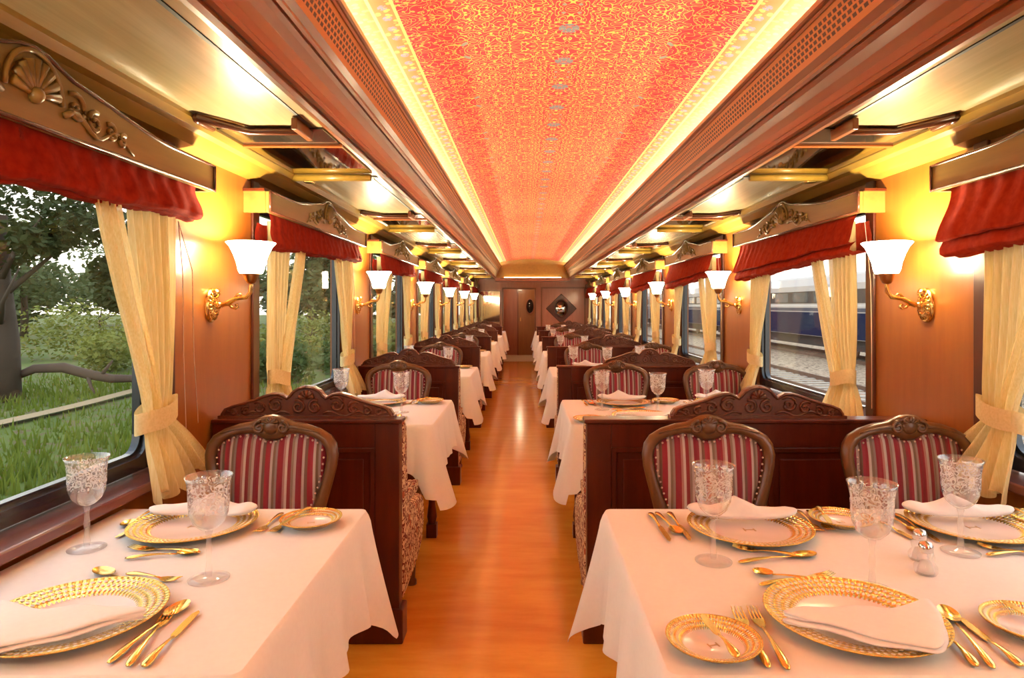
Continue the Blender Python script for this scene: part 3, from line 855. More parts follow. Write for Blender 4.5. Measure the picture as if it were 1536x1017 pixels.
# ================================================================== CHAIRS
def chair():
    """local: faces -y (toward its table); origin on the floor below the back frame"""
    t = thing('dining_chair', '', 'chair', (0, 0, 0), 0, 'striped dining chairs')
    # back frame outline (outer half), x, z relative to seat z .47
    outer = [(.165, .46), (.178, .56), (.20, .66), (.222, .75), (.236, .81), (.240, .85), (.233, .887), (.212, .917), (.17, .942), (.12, .959), (.075, .967), (.055, .977), (.03, .989), (0, .993)]
    inner = [(.120, .50), (.132, .58), (.150, .66), (.178, .74), (.193, .80), (.198, .845), (.192, .872), (.173, .897), (.137, .915), (.09, .924), (.06, .921), (.04, .910), (.02, .901), (0, .899)]
    def full(h): return [(-x, z) for x, z in h[:-1]] + [h[-1]] + [(x, z) for x, z in h[:-1][::-1]]
    O, I = full(outer), full(inner)
    def yb(z): return .10 * (z - .46) ** 1.0 * .9 - .0
    m = MB(); n = len(O)
    vs_ = []
    for (ox, oz), (ix, iz) in zip(O, I):
        for q in range(9):
            f = q / 8; x = ox * (1 - f) + ix * f; z = oz * (1 - f) + iz * f
            vs_.append((x, yb(z) - .010 - .016 * math.sin(PI * f) ** .7, z))
        for q in range(1, 8):
            f = 1 - q / 8; x = ox * (1 - f) + ix * f; z = oz * (1 - f) + iz * f
            vs_.append((x, yb(z) + .018, z))
    w = 16; fs = []
    for i in range(n - 1):
        for j in range(w): fs.append((i * w + j, i * w + (j + 1) % w, (i + 1) * w + (j + 1) % w, (i + 1) * w + j))
    m.add(vs_, fs, True)
    m.box((-.15, .0, .47), (.15, .03, .51))
    fr = m.build('back_frame', M['chairwood'], t)
    # crest carving
    c = MB()
    yc = yb(.95) - .030
    c.sphere((0, yc + .008, .95), .028, 12, 8, (1.1, .5, 1))
    for s_ in (-1, 1):
        c.tube([(s_ * p, yc + .004, z) for p, z in spiral(.042, .948, .024, .004, 1.8, -1.3)], .006, 6)
        c.tube([(s_ * (.06 + .12 * i / 8), yb(.94) - .026, .950 - .022 * (i / 8) ** 1.6) for i in range(9)], [.006 - .0004 * i for i in range(9)], 6)
        for q in range(3):
            aa = .5 + q * .5
            c.tube([(0, yc, .958), (s_ * .030 * math.cos(aa), yc, .958 + .028 * math.sin(aa))], [.003, .007], 6)
    c.build('crest_carving', M['chairwood'], fr)
    # upholstery pad: bulged patch inside the inner outline
    def pad(u, v):
        z = .495 + (.0) + v * .425
        # half width at this height from the inner outline
        hwid = 0
        for (xa, za), (xb, zb) in zip(inner[:8], inner[1:9]):
            if za <= z <= zb: hwid = xa + (xb - xa) * (z - za) / (zb - za)
        if z > .898:
            hwid = .165 * math.sqrt(max(0, 1 - ((z - .898) / .024) ** 2)) + .02
        if z < .50: hwid = .12
        x = (u * 2 - 1) * (hwid + .006)
        zz = z
        if abs(x) < .055 and z > .86: zz = z - (z - .86) * .35 * (1 + math.cos(PI * x / .055)) / 2
        bul = (1 - (u * 2 - 1) ** 4) * (math.sin(PI * min(1, max(0, v))) ** .35)
        return (x, yb(zz) + .004 - .034 * bul, zz)
    MB().grid(pad, 30, 26).build('backrest_upholstery', M['stripe'], t)
    MB().prism([(x * .99, z) for x, z in I], .030, .034, 'XZ').xform(Matrix.Translation((0, .008, 0))).build('back_cloth', M['stripe'], t)
    nl = MB()
    ip = [(x, z) for x, z in I]
    for (xa, za), (xb, zb) in zip(ip[:-1], ip[1:]):
        L = math.hypot(xb - xa, zb - za); kk = max(1, int(L / .020))
        for q in range(kk):
            f = q / kk; x = xa + (xb - xa) * f; z = za + (zb - za) * f
            nl.sphere((x * .965, yb(z) - .020, z - .004), .0042, 6, 4)
    nl.build('nail_trim', M['nail'], t)
    # seat
    so = [(-.16, .03), (-.22, -.10), (-.245, -.38), (-.22, -.43), (-.10, -.455), (.10, -.455), (.22, -.43), (.245, -.38), (.22, -.10), (.16, .03)]
    st = MB().prism(so, .40, .455, 'XY').build('seat_rail', M['chairwood'], t, bevel=.01)
    def cush(u, v):
        a = 2 * PI * u; r = v
        x = .225 * math.copysign(abs(math.cos(a)) ** .6, math.cos(a)) * r; y = -.215 + .225 * math.copysign(abs(math.sin(a)) ** .6, math.sin(a)) * r
        return (x, y, .455 + .055 * (1 - r ** 4) ** .5)
    MB().grid(cush, 32, 8, True, True).build('seat', M['stripe'], t)
    for sx_ in (-1, 1):
        MB().tube([(sx_ * .205, -.40, .41), (sx_ * .228, -.43, .33), (sx_ * .215, -.415, .18), (sx_ * .205, -.405, .06), (sx_ * .215, -.425, .012)], [.030, .034, .020, .014, .020], 10).build('leg', M['chairwood'], t)
        MB().tube([(sx_ * .155, .0, .48), (sx_ * .16, .01, .30), (sx_ * .165, .05, .10), (sx_ * .17, .075, .01)], [.020, .020, .016, .014], 10).build('leg', M['chairwood'], t)
    return t

# ================================================================== TABLES
def table(side):
    x0, x1 = (XL + .045, -.495) if side == 'left' else (.250, XR - .045)
    t = thing('dining_table', '', 'table', (0, 0, 0), 0, 'dining tables')
    MB().box((x0 - .0, .02, .712), (x1, .91, .742)).build('tabletop', M['booth'], t, bevel=.004)
    xa = -.56 if side == 'left' else .315
    lg = MB().lathe([(.022, .71), (.022, .60), (.030, .55), (.018, .48), (.020, .20), (.030, .12), (.022, .08)], (xa, .45, 0), 14)
    lg.box((xa - .03, .42, .0), (xa + .03, .48, .08))
    lg.build('leg', M['booth'], t)
    xb = x0 + .06 if side == 'left' else x1 - .06
    MB().box((xb - .03, .42, .0), (xb + .03, .48, .712)).build('leg', M['booth'], t)
    return t, x0, x1

def tablecloth(side, seed):
    x0, x1 = (XL + .045, -.494) if side == 'left' else (.248, XR - .045)
    y0, y1 = .01, .93
    rnd = random.Random(seed)
    # perimeter walk: wall/near corner -> near aisle corner -> far aisle corner -> far wall corner
    if side == 'left': c = [(x0, y0), (x1, y0), (x1, y1), (x0, y1)]
    else: c = [(x1, y0), (x0, y0), (x0, y1), (x1, y1)]
    r = .020
    pts = []
    nrm = []
    def seg(a, b, n, last=False):
        a, b = Vector(a), Vector(b); d = (b - a).normalized()
        nn = Vector((d.y, -d.x)); mid = Vector(((x0 + x1) / 2, (y0 + y1) / 2))
        if nn.dot((a + b) / 2 - mid) < 0: nn = -nn
        for i in range(n):
            pts.append(a + (b - a) * i / n); nrm.append(nn)
    V = [Vector(p) for p in c]
    d01 = (V[1] - V[0]).normalized(); d12 = (V[2] - V[1]).normalized(); d23 = (V[3] - V[2]).normalized()
    seg(V[0], V[1] - d01 * r, 70)
    ncor = 12
    def corner(cn, da, db):
        cen = cn - da * r + db * r
        for i in range(ncor):
            a = PI / 2 * i / ncor
            v = da * math.cos(PI / 2 - a) * 0 + (cn - cen)
            # rotate from -db (outer normal of first edge) to da
            nn = (-db) * math.cos(a) + da * math.sin(a)
            pts.append(cen + nn * r); nrm.append(nn)
    corner(V[1], d01, d12)
    seg(V[1] + d12 * r, V[2] - d12 * r, 70)
    corner(V[2], d12, d23)
    seg(V[2] + d23 * r, V[3], 70)
    pts.append(V[3]); nrm.append(nrm[-1])
    n = len(pts)
    # distance along for fold phase, and distance from the corners
    s_ = [0.0]
    for i in range(1, n): s_.append(s_[-1] + (pts[i] - pts[i - 1]).length)
    i1 = 70 + ncor // 2; i2 = 70 + ncor + 70 + ncor // 2
    sc = (s_[i1], s_[i2])
    z0 = TZ; rows = 22
    m = MB(); vs_ = []
    p1, p2, p3 = rnd.uniform(0, 6), rnd.uniform(0, 6), rnd.uniform(0, 6)
    for j in range(rows + 1):
        t = j / rows
        for i in range(n):
            dc = min(abs(s_[i] - q) for q in sc)
            ck = math.exp(-(dc / .10) ** 2)
            drop = (.275 if abs(nrm[i].y) < .9 else .222) + .012 * math.sin(s_[i] * 4 + p1) + .14 * math.exp(-(dc / .085) ** 1.5)
            # side folds next to the corners: a deep in-fold either side of the hanging point
            g = t ** 1.15
            fold = .016 * math.sin(s_[i] * 2 * PI / .23 + p2) + .007 * math.sin(s_[i] * 2 * PI / .11 + p3)
            infold = -.045 * math.exp(-((dc - .105) / .035) ** 2)
            off = g * (.020 + fold + .085 * ck + infold)
            edge = .010 * math.sin(min(1, t * 9) * PI / 2)
            p = pts[i] + nrm[i] * (off + edge)
            zz = z0 - drop * t + (0 if t > 0 else 0)
            if 0 < t < .12: zz += .004
            vs_.append((p.x, p.y, zz))
    fs = [(j * n + i, j * n + i + 1, (j + 1) * n + i + 1, (j + 1) * n + i) for j in range(rows) for i in range(n - 1)]
    m.add(vs_, fs, True)
    # top: grid fan between near half and far half rows
    nx, ny = 40, 40
    def top(u, v):
        x = x0 + (x1 - x0) * u; y = y0 + (y1 - y0) * v
        # round the free corners a little
        return (x, y, z0 + .0012 * math.sin(x * 23 + y * 9 + p1) * math.sin(y * 17 + p2) * min(1, 12 * min(u, 1 - u)) * min(1, 12 * min(v, 1 - v)))
    # build top as ngon strip to match the perimeter exactly
    pm = [(p.x, p.y, z0) for p in pts]
    cx_ = [(sum(p[0] for p in pm) / len(pm)), (sum(p[1] for p in pm) / len(pm))]
    m.add(pm, [tuple(range(n))], False)
    return m

CH = plain('monogram_gold', (.62, .40, .20), .4, .5)
def plate(R, r_in, mt, name, label, cat, group):
    t = thing(name, label, cat, (0, 0, 0), 0, group)
    p = MB().lathe([(.001, .006), (r_in * .97, .006), (r_in, .008), (r_in * 1.06, .012), (R * .80, .017), (R * .97, .022), (R, .024), (R * 1.003, .022), (R * .97, .018), (R * .75, .011), (r_in * .95, .0), (.001, 0)], (0, 0, 0), 72)
    p.build('plate_body', mt, t)
    s_ = .016 if R > .1 else .010
    g = MB()
    g.box((-s_, -s_ * .12, .0062), (s_, s_ * .12, .0068)).box((-s_, -s_ * .7, .0062), (-s_ * .75, s_ * .7, .0068)).box((s_ * .75, -s_ * .7, .0062), (s_, s_ * .7, .0068))
    g.build('monogram', CH, t)
    return t
CHARGER = plate(.17, .108, M['charger'], 'charger_plate', '', 'plate', 'gold rimmed charger plates')
BREAD = plate(.087, .055, M['bread'], 'bread_plate', '', 'plate', 'gold rimmed bread plates')

def goblet():
    t = thing('crystal_goblet', '', 'glass', (0, 0, 0), 0, 'crystal goblets')
    MB().lathe([(.007, .112), (.020, .118), (.034, .132), (.042, .152), (.0445, .175), (.045, .205), (.048, .228), (.0525, .240), (.0515, .240), (.047, .228), (.0438, .205), (.0432, .175), (.0405, .153), (.032, .134), (.018, .121), (.001, .117)], (0, 0, 0), 40).build('bowl', M['crystal'], t)
    MB().lathe([(.007, .006), (.0085, .020), (.0055, .045), (.0075, .065), (.0055, .085), (.006, .100), (.009, .110), (.007, .113)], (0, 0, 0), 8).build('stem', M['clear'], t)
    MB().lathe([(.001, 0), (.045, 0), (.0455, .002), (.030, .0045), (.012, .008), (.001, .012)], (0, 0, 0), 40).build('foot', M['clear'], t)
    return t
GOB = goblet()

def shaker():
    t = thing('crystal_shaker', '', 'shaker', (0, 0, 0), 0, 'salt and pepper shakers')
    MB().lathe([(.001, 0), (.022, 0), (.026, .006), (.026, .018), (.018, .030), (.020, .042), (.014, .056), (.001, .056)], (0, 0, 0), 10).build('shaker_body', M['clear'], t)
    MB().lathe([(.013, .050), (.016, .052), (.016, .066), (.012, .074), (.001, .078)], (0, 0, 0), 20).build('shaker_cap', M['silver'], t)
    MB().lathe([(.001, .004), (.018, .004), (.016, .016), (.011, .03), (.001, .032)], (0, 0, 0), 12).build('shaker_filling', plain('salt', (.75, .68, .65), .8) if 'salt' not in bpy.data.materials else bpy.data.materials['salt'], t)
    return t

# cutlery: along +y from handle end (y=0) to tip (y=L), lying on z=0
def handle(m, L, w=1.0):
    n = 12
    prof = [(0, .0045), (.06, .0085), (.18, .0095), (.35, .0075), (.6, .0045), (.8, .0035), (1, .004)]
    pts, rd = [], []
    for f, r in prof: pts.append((0, f * L, .0045 + .004 * math.sin(PI * f))); rd.append(r * w)
    m.tube(pts, rd, 8, True, .42)
def knife(L=.21):
    m = MB(); handle(m, L * .5, 1.05)
    out = [(-.004, L * .48), (-.0075, L * .53), (-.009, L * .75), (-.007, L * .93), (0, L), (.005, L * .97), (.0065, L * .8), (.0065, L * .55), (.004, L * .48)]
    m.prism(out, .0035, .0055, 'XY'); return m
def spoon(L=.19):
    m = MB(); handle(m, L * .70, .9)
    def fn(u, v):
        a = 2 * PI * u; r = v
        x = .0185 * r * math.cos(a); y = L * .84 + L * .155 * r * math.sin(a)
        return (x, y, .003 + .007 * r * r)
    m.grid(fn, 20, 5, True, True)
    def fn2(u, v):
        p = fn(u, v); return (p[0] * 1.03, p[1] + .0, p[2] - .0016)
    m.grid(fn2, 20, 5, True, True); return m
def fork(L=.20):
    m = MB(); handle(m, L * .66, .9)
    m.prism([(-.004, L * .64), (-.011, L * .72), (-.0125, L * .80), (.0125, L * .80), (.011, L * .72), (.004, L * .64)], .0035, .0055, 'XY')
    for x in (-.0105, -.0035, .0035, .0105):
        m.tube([(x, L * .79, .0045), (x * .97, L * .9, .006), (x * .92, L, .010)], [.0021, .0019, .0009], 6)
    return m
PROTO = {'knife': knife, 'spoon': spoon, 'fork': fork}
CUT = {}

def napkin_roll(seed):
    """long rolled napkin lying across the back of a plate, with a pointed flap standing up"""
    rnd = random.Random(seed); p = rnd.uniform(0, 6)
    m = MB()
    def fn(u, v):
        a = 2 * PI * v
        x = -.158 + .316 * u
        e = .35 + .65 * min(1, math.sin(PI * u) * 3.5)
        if u in (0, 1): e = .02
        pk = max(0, 1 - abs(u - .42) / .22)
        rr = .0135 * (1 + .12 * math.sin(u * 9 + p))
        y = .034 * math.cos(a) * e * (1 - .15 * pk) + .008 * math.sin(u * 6 + p)
        up = max(0, math.sin(a)) ** 1.5
        z = rr * math.sin(a) * e + rr + (.046 * pk ** 1.1 + .004 * math.sin(u * 13)) * up
        z += .010 * (abs(u - .5) * 2) ** 3
        return (x, y, z)
    m.grid(fn, 48, 24)
    return m
def napkin_fold(flip):
    """triangular folded napkin lying over the front half of a plate"""
    m = MB()
    base = [(-.168, -.030), (-.10, -.016), (-.03, -.012), (.05, -.022), (.11, -.008), (.165, .028), (.155, -.03), (.125, -.10), (.070, -.165), (.03, -.158), (-.04, -.120), (-.11, -.070)]
    base = [(x * (-1 if flip else 1), y) for x, y in base]
    for _ in range(2):
        q = []
        for i in range(len(base)):
            a, b = base[i], base[(i + 1) % len(base)]
            q += [(a[0] * .8 + b[0] * .2, a[1] * .8 + b[1] * .2), (a[0] * .2 + b[0] * .8, a[1] * .2 + b[1] * .8)]
        base = q
    out = base; n = len(out)
    cx_ = sum(p[0] for p in out) / n; cy_ = sum(p[1] for p in out) / n
    def layer(z, sc, th, ph, dx, dy):
        def fn(u, v):
            ox, oy = out[int(round(u * n)) % n]
            ox += dx; oy += dy
            wob = .0035 * math.sin(ox * 55 + ph) + .003 * math.sin(oy * 70 + ph * 2)
            f = min(1, v / .7)
            x = cx_ + (ox - cx_) * f * sc; y = cy_ + (oy - cy_) * f * sc + wob * f
            zz = z + th + .003 * math.sin(x * 38 + ph) * math.sin(y * 26 + ph) - .004 * f ** 5
            if v > .7:
                g = (v - .7) / .3; zz -= (th - .004) * g; y += .003 * math.sin(g * PI) * (1 if oy > cy_ else -1)
            return (x, y, zz)
        m.grid(fn, n, 14, True, True)
    layer(.0, 1.0, .009, .3, 0, -.003); layer(.008, .985, .010, .9, .002, .004)
    return m

# ================================================================== PUT THE BAYS TOGETHER
PT = {'left': partition('left'), 'right': partition('right')}
SO = {'left': sofa('left'), 'right': sofa('right')}
CHR = chair()
TB = {s: table(s)[0] for s in ('left', 'right')}
CLOTH = {}
used = set()
def place(proto, loc, rz, label):
    if id(proto) in used or proto.name in used: r = dup(proto)
    else: r = proto; used.add(proto.name)
    r.location = loc; r.rotation_euler = (0, 0, rz); r['label'] = label
    return r
rnd = random.Random(11)
for k in range(0, 7):
    for side in ('left', 'right'):
        ty = 1.12 + k * PITCH
        if ty + .93 < YE:
            place(TB[side], (0, ty, 0), 0, 'dining table under the %s white tablecloth of the %s row' % (ORD[k], side))
            key = (side, k % 2)
            if key not in CLOTH:
                CLOTH[key] = tablecloth(side, 5 + k).build('tablecloth', M['linen'], recalc=True)
                o = CLOTH[key]
            else:
                o = CLOTH[key].copy(); COL.objects.link(o)
            o.location = (0, ty, 0)
            tag(o, 'white tablecloth draped over the %s table of the %s row' % (ORD[k], side), 'tablecloth', 'white tablecloths')
        if k < 6:
            py = 2.70 + k * PITCH
            cxp = -.905 if side == 'left' else .963
            place(PT[side], (cxp, py, 0), 0, 'mahogany partition with carved crest behind the %s table of the %s row' % (ORD[k], side))
            s0 = SO[side]
            place(s0, (s0.location.x if s0.location.x else 0, py + .088, 0), 0, 'floral bench sofa backing onto the %s partition of the %s row' % (ORD[k], side))
            for cn, cx_ in ((('', -.912),) if side == 'left' else (('aisle', .655), ('window', 1.378))):
                lab = ('striped chair with carved walnut back at the %s table, left row' % ORD[k]) if side == 'left' else 'striped chair with carved walnut back at the %s side of the %s table, right row' % (cn, ORD[k])
                place(CHR, (cx_ + rnd.uniform(-.004, .004), 2.335 + k * PITCH, 0), rnd.uniform(-.02, .02), lab)

def T(px, py, dz=.632):
    Y = dz * 985 / (py - 458.0); return ((px - 788) * Y / 985, Y)
z_t = TZ + .001
def cut(kind, p_handle, p_tip, k, label, dz=0.0, L=None):
    h, tp = T(*p_handle), T(*p_tip)
    L0 = math.hypot(tp[0] - h[0], tp[1] - h[1]); L0 = max(.15, min(.24, L0)) if L is None else L
    key = (kind, round(L0, 2))
    if key not in CUT:
        o = PROTO[kind](round(L0, 2)).build('table_' + kind, M['gold']); CUT[key] = o
        tag(o, label, kind, 'gold cutlery')
    else:
        o = CUT[key].copy(); COL.objects.link(o); o['label'] = label
    a = math.atan2(tp[1] - h[1], tp[0] - h[0]) - PI / 2
    o.location = (h[0], h[1] + k * PITCH, z_t + dz); o.rotation_euler = (0, 0, a)
    return o

LEFT_CUT = [
    ('spoon', (163, 995), (282, 903), 'gold soup spoon nearest the near charger, {t}'),
    ('fork', (192, 1000), (258, 915), 'thin gold fork between spoon and knife beside the near charger, {t}'),
    ('knife', (216, 1001), (298, 917), 'gold knife on the aisle side of the near charger, {t}'),
    ('spoon', (230, 885), (143, 855), 'gold dessert spoon peeking out beyond the near charger, {t}'),
    ('fork', (190, 861), (258, 870), 'small gold dessert fork beyond the near charger, {t}'),
    ('fork', (300, 829), (194, 822), 'gold dessert fork lying crosswise before the far charger, {t}'),
    ('spoon', (188, 838), (300, 829), 'gold dessert spoon lying crosswise before the far charger, {t}'),
    ('spoon', (238, 762), (182, 792), 'gold soup spoon on the window side of the far charger, {t}'),
    ('knife', (250, 766), (168, 810), 'gold knife on the window side of the far charger, {t}'),
    ('fork', (424, 770), (384, 801), 'gold fork just aisleward of the far charger, {t}'),
    ('fork', (440, 770), (408, 800), 'gold fork next to the far bread plate, {t}'),
]
RIGHT_CUT = [
    ('knife', (975, 770), (1007, 815), 'gold knife nearest the aisle edge at the far aisle seat, {t}'),
    ('spoon', (984, 769), (1020, 803), 'gold spoon between two knives at the far aisle seat, {t}'),
    ('knife', (1003, 769), (1044, 822), 'gold knife beside the charger at the far aisle seat, {t}'),
    ('fork', (1205, 836), (1100, 821), 'gold dessert fork crosswise before the far aisle charger, {t}'),
    ('spoon', (1108, 844), (1224, 832), 'gold dessert spoon crosswise before the far aisle charger, {t}'),
    ('spoon', (1232, 873), (1128, 858), 'gold dessert spoon beyond the near charger, {t}'),
    ('fork', (1140, 878), (1250, 862), 'gold dessert fork beyond the near charger, {t}'),
    ('fork', (1153, 1002), (1104, 915), 'gold fork next to the near bread plate, {t}'),
    ('fork', (1182, 1005), (1126, 912), 'gold fork just left of the near charger, {t}'),
    ('spoon', (1490, 1003), (1408, 905), 'gold soup spoon just right of the near charger, {t}'),
    ('knife', (1464, 1000), (1395, 925), 'gold knife under the soup spoon beside the near charger, {t}'),
    ('knife', (1532, 1000), (1437, 925), 'gold knife farthest right of the near charger, {t}'),
    ('fork', (1196, 766), (1232, 800), 'gold fork next to the charger of the far aisle seat, {t}'),
    ('fork', (1211, 766), (1247, 797), 'gold fork next to the bread plate of the far aisle seat, {t}'),
    ('knife', (1320, 783), (1368, 808), 'gold knife nearest the goblet at the far window seat, {t}'),
    ('spoon', (1330, 773), (1382, 803), 'gold spoon between two knives at the far window seat, {t}'),
    ('knife', (1342, 771), (1412, 815), 'gold knife beside the charger at the far window seat, {t}'),
    ('spoon', (1480, 833), (1580, 826), 'gold dessert spoon before the far window charger, {t}'),
    ('fork', (1575, 838), (1478, 820), 'gold dessert fork before the far window charger, {t}'),
]
SEATS = {'left': dict(ch=[('far', -.940, 1.865), ('near', -.903, 1.312)], br=[('far', -.62, 1.90)],
                      gl=[('by the window', -1.145, 1.715), ('nearer the aisle', -.735, 1.525)], cut=LEFT_CUT),
         'right': dict(ch=[('far aisle', .628, 1.840), ('near', .655, 1.312), ('far window', 1.268, 1.86)], br=[('near aisle', .348, 1.215), ('far aisle', .915, 1.905), ('near window', .985, 1.275), ('far window', 1.50, 1.89)],
                       gl=[('nearest the aisle', .467, 1.630), ('in the middle', .774, 1.466), ('nearest the window', 1.12, 1.69)], cut=RIGHT_CUT)}
NR = {}
def napkin(kind, x, y, k, label):
    if kind not in NR:
        mb = napkin_roll(3) if kind == 'roll' else napkin_fold(kind == 'foldL')
        o = mb.build('napkin', M['napkin'], sub=1 if kind == 'roll' else 0); NR[kind] = o
        tag(o, label, 'napkin', 'folded white napkins')
    else:
        o = NR[kind].copy(); COL.objects.link(o); o['label'] = label
    o.location = (x, y + k * PITCH, z_t + (.021 if kind == 'roll' else .0245))
    return o
for k in range(0, 7):
    for side in ('left', 'right'):
        D = SEATS[side]; tt = '%s table of the %s row' % (ORD[k], side)
        if k >= 6: continue
        for nm, x, y in D['ch']:
            if k >= 3 and nm == 'near': continue
            place(CHARGER, (x, y + k * PITCH, z_t), 0, 'gold rimmed charger at the %s seat, %s' % (nm, tt))
            kind = 'roll' if nm != 'near' else ('foldL' if side == 'left' else 'foldR')
            o = napkin(kind, x, y + (.060 if nm != 'near' else 0), k, 'napkin on the charger at the %s seat, %s' % (nm, tt))
            if kind == 'roll': o.rotation_euler = (0, 0, PI if side == 'left' else -.05)
            else: o.rotation_euler = (0, 0, .04 if side == 'left' else 0)
        for nm, x, y in D['br']:
            if k >= 2 and nm != 'far': continue
            place(BREAD, (x, y + k * PITCH, z_t), .3, 'small bread plate at the %s seat, %s' % (nm, tt))
            if k < 2:
                h = (x + .02, y + k * PITCH - .075) if 'near' in nm else (x - .03, y + k * PITCH + .085)
                key = ('bk', 0)
                if key not in CUT:
                    CUT[key] = knife(.16).build('butter_knife', M['gold']); o = CUT[key]
                    tag(o, '', 'knife', 'gold cutlery')
                else: o = CUT[key].copy(); COL.objects.link(o)
                o['label'] = 'butter knife on the %s bread plate, %s' % (nm, tt)
                o.location = (h[0], h[1], z_t + .0205); o.rotation_euler = (0, 0, .12 if 'near' in nm else PI - .2)
        for nm, x, y in D['gl']:
            if k >= 3 and nm in ('by the window',): continue
            place(GOB, (x, y + k * PITCH, z_t), 0, 'etched crystal goblet %s on the %s' % (nm, tt))
        if k < 2:
            for kd, a, b, lab in D['cut']:
                cut(kd, a, b, k, lab.format(t='%s %s table' % (ORD[k], side)))
SK = shaker()
place(SK, (.985, 1.64, z_t), .2, 'crystal pepper shaker with silver cap, behind the other shaker')
place(SK, (.948, 1.555, z_t), .5, 'crystal salt shaker with silver cap, in front of the other shaker')

# ================================================================== OUTSIDE
GZ = -1.25
grass_m = ground_mat('meadow', (0.045, 0.085, 0.008), (0.13, 0.16, 0.02), (0.12, 0.09, 0.035), .5, 3)
MB().grid(lambda u, v: (-1.9 - 158 * u ** 1.5, -20 + 200 * v, GZ + .10 * math.sin(u * 60 + v * 31) * min(1, u * 5)), 60, 60).build('field', grass_m, kind='structure')
MB().grid(lambda u, v: (-11.0 - .45 * u + .35 * math.sin(v * 9) + .1 * math.sin(v * 40), -5 + 60 * v, GZ + .16), 2, 90).build('footpath', plain('pale_dirt', (.34, .25, .14), .95, bump=(8, .5)), kind='structure')
ballast = ground_mat('ballast', (0.40, 0.28, 0.18), (0.58, 0.44, 0.31), (0.16, 0.10, 0.06), 3, 6)
MB().grid(lambda u, v: (1.8 + 60 * u, -10 + 140 * v, GZ + .05), 4, 4).build('ground_ballast', ballast, kind='structure')
rail_m = plain('rusty_rail', (.22, .13, .09), .5, .6)
for j, x in enumerate((8.6, 10.2, 14.7, 16.3)):
    g0 = GZ
    r_ = MB().box((x - .06, -5, g0 + .05), (x + .06, 110, g0 + .08)).box((x - .015, -5, g0 + .08), (x + .015, 110, g0 + .17)).box((x - .035, -5, g0 + .17), (x + .035, 110, g0 + .20))
    tag(r_.build('rail', rail_m), ['nearer rusty rail of the open track between the two trains', 'farther rusty rail of the open track between the two trains', 'rusty rail under the near wheels of the other train', 'rusty rail under the far wheels of the other train'][j], 'rail', 'railway rails')
slp = plain('concrete_sleeper', (.42, .36, .30), .9)
s0 = None
for i in range(60):
    if s0 is None: s0 = MB().box((-1.25, -.12, 0), (1.25, .12, .06)).build('railway_sleeper', slp, bevel=.01); o = s0
    else: o = s0.copy(); COL.objects.link(o)
    o.location = (9.4, 12 + i * .65, GZ + .02); tag(o, 'grey sleeper under the open track between the two trains', 'sleeper', 'sleepers of the open track')

def carriage(y0, label):
    t = thing('train_carriage', label, 'train carriage', (14.0, y0, 0), 0, 'carriages of the passing train')
    L = 23.5
    MB().prism([(0, -.10), (3.0, -.10), (3.0, 2.35), (2.6, 2.75), (1.5, 2.95), (.4, 2.75), (0, 2.35)], 0, L, 'XZ').build('carriage_body', plain('pale_train_paint', (.52, .47, .44), .8, spec=.1), t)
    MB().box((-.012, .05, -.08), (0, L - .05, 1.05)).build('lower_band', plain('dark_blue_paint', (.010, .012, .050), .8, spec=.1), t)
    MB().box((-.014, .05, 1.48), (0, L - .05, 2.08)).build('window_band', plain('brown_window_band', (.10, .075, .065), .8, spec=.1), t)
    MB().box((-.016, .05, 1.32), (0, L - .05, 1.41)).build('white_stripe', plain('white_stripe_paint', (.62, .58, .55), .8, spec=.1), t)
    MB().box((-.016, .05, 1.10), (0, L - .05, 1.26)).build('grey_stripe', plain('slate_stripe_paint', (.10, .095, .12), .8, spec=.1), t)
    wd = plain('tinted_carriage_window', (.07, .06, .06), .2)
    for i in range(9):
        MB().prism(rrect(1.4 + i * 2.45, 1.54, 3.2 + i * 2.45, 2.02, .08), -.022, 0, 'YZ').build('window_pane', wd, t)
    MB().box((.3, 1, -.60), (2.7, L - 1, -.10)).build('underframe', plain('underframe_black', (.04, .028, .025), .8), t)
    for yb_ in (3.2, 5.6, L - 5.6, L - 3.2):
        MB().lathe([(.001, 0), (.10, 0), (.40, .02), (.45, .02), (.45, .10), (.42, .12), (.001, .12)], (.66, yb_, GZ + .65), 24, 'X').build('wheel', rail_m, t)
    return t
for i, l_ in enumerate(('train carriage in blue and white, nearest of the passing train', 'train carriage in blue and white, second of the passing train', 'train carriage in blue and white, third of the passing train', 'train carriage in blue and white, last of the passing train')):
    carriage(2 + i * 24.2, l_)

bark = plain('dark_bark', (.07, .05, .035), .95, bump=(6, 1.0))
leafm = {}
def leaf_mat(nm, c1, c2):
    if nm not in leafm:
        m, n, l, b = mat(nm); k = NT(n, l)
        g = n.new('ShaderNodeNewGeometry')
        col = k.mix(k.noise(g.outputs['Position'], 1.7, 3), c1, c2); l.new(col, b.inputs['Base Color']); b.inputs['Roughness'].default_value = .8
        tr = n.new('ShaderNodeBsdfTranslucent'); l.new(col, tr.inputs[0]); mx = n.new('ShaderNodeMixShader'); mx.inputs[0].default_value = .3
        l.new(b.outputs[0], mx.inputs[1]); l.new(tr.outputs[0], mx.inputs[2]); l.new(mx.outputs[0], n['Material Output'].inputs[0])
        leafm[nm] = m
    return leafm[nm]
def leaves(m, rnd, blobs, n, sz):
    for _ in range(n):
        c = rnd.choice(blobs)
        d = Vector((rnd.gauss(0, 1), rnd.gauss(0, 1), rnd.gauss(0, 1))).normalized() * (rnd.random() ** .4)
        p = Vector(c[:3]) + Vector((d.x * c[3], d.y * c[3], d.z * c[3] * .75))
        a = Vector((rnd.gauss(0, 1), rnd.gauss(0, 1), rnd.gauss(0, .6))).normalized(); b_ = a.orthogonal().normalized()
        s_ = sz * rnd.uniform(.6, 1.3)
        m.add([p - a * s_, p + b_ * s_ * .5, p + a * s_, p - b_ * s_ * .5], [(0, 1, 2, 3)])
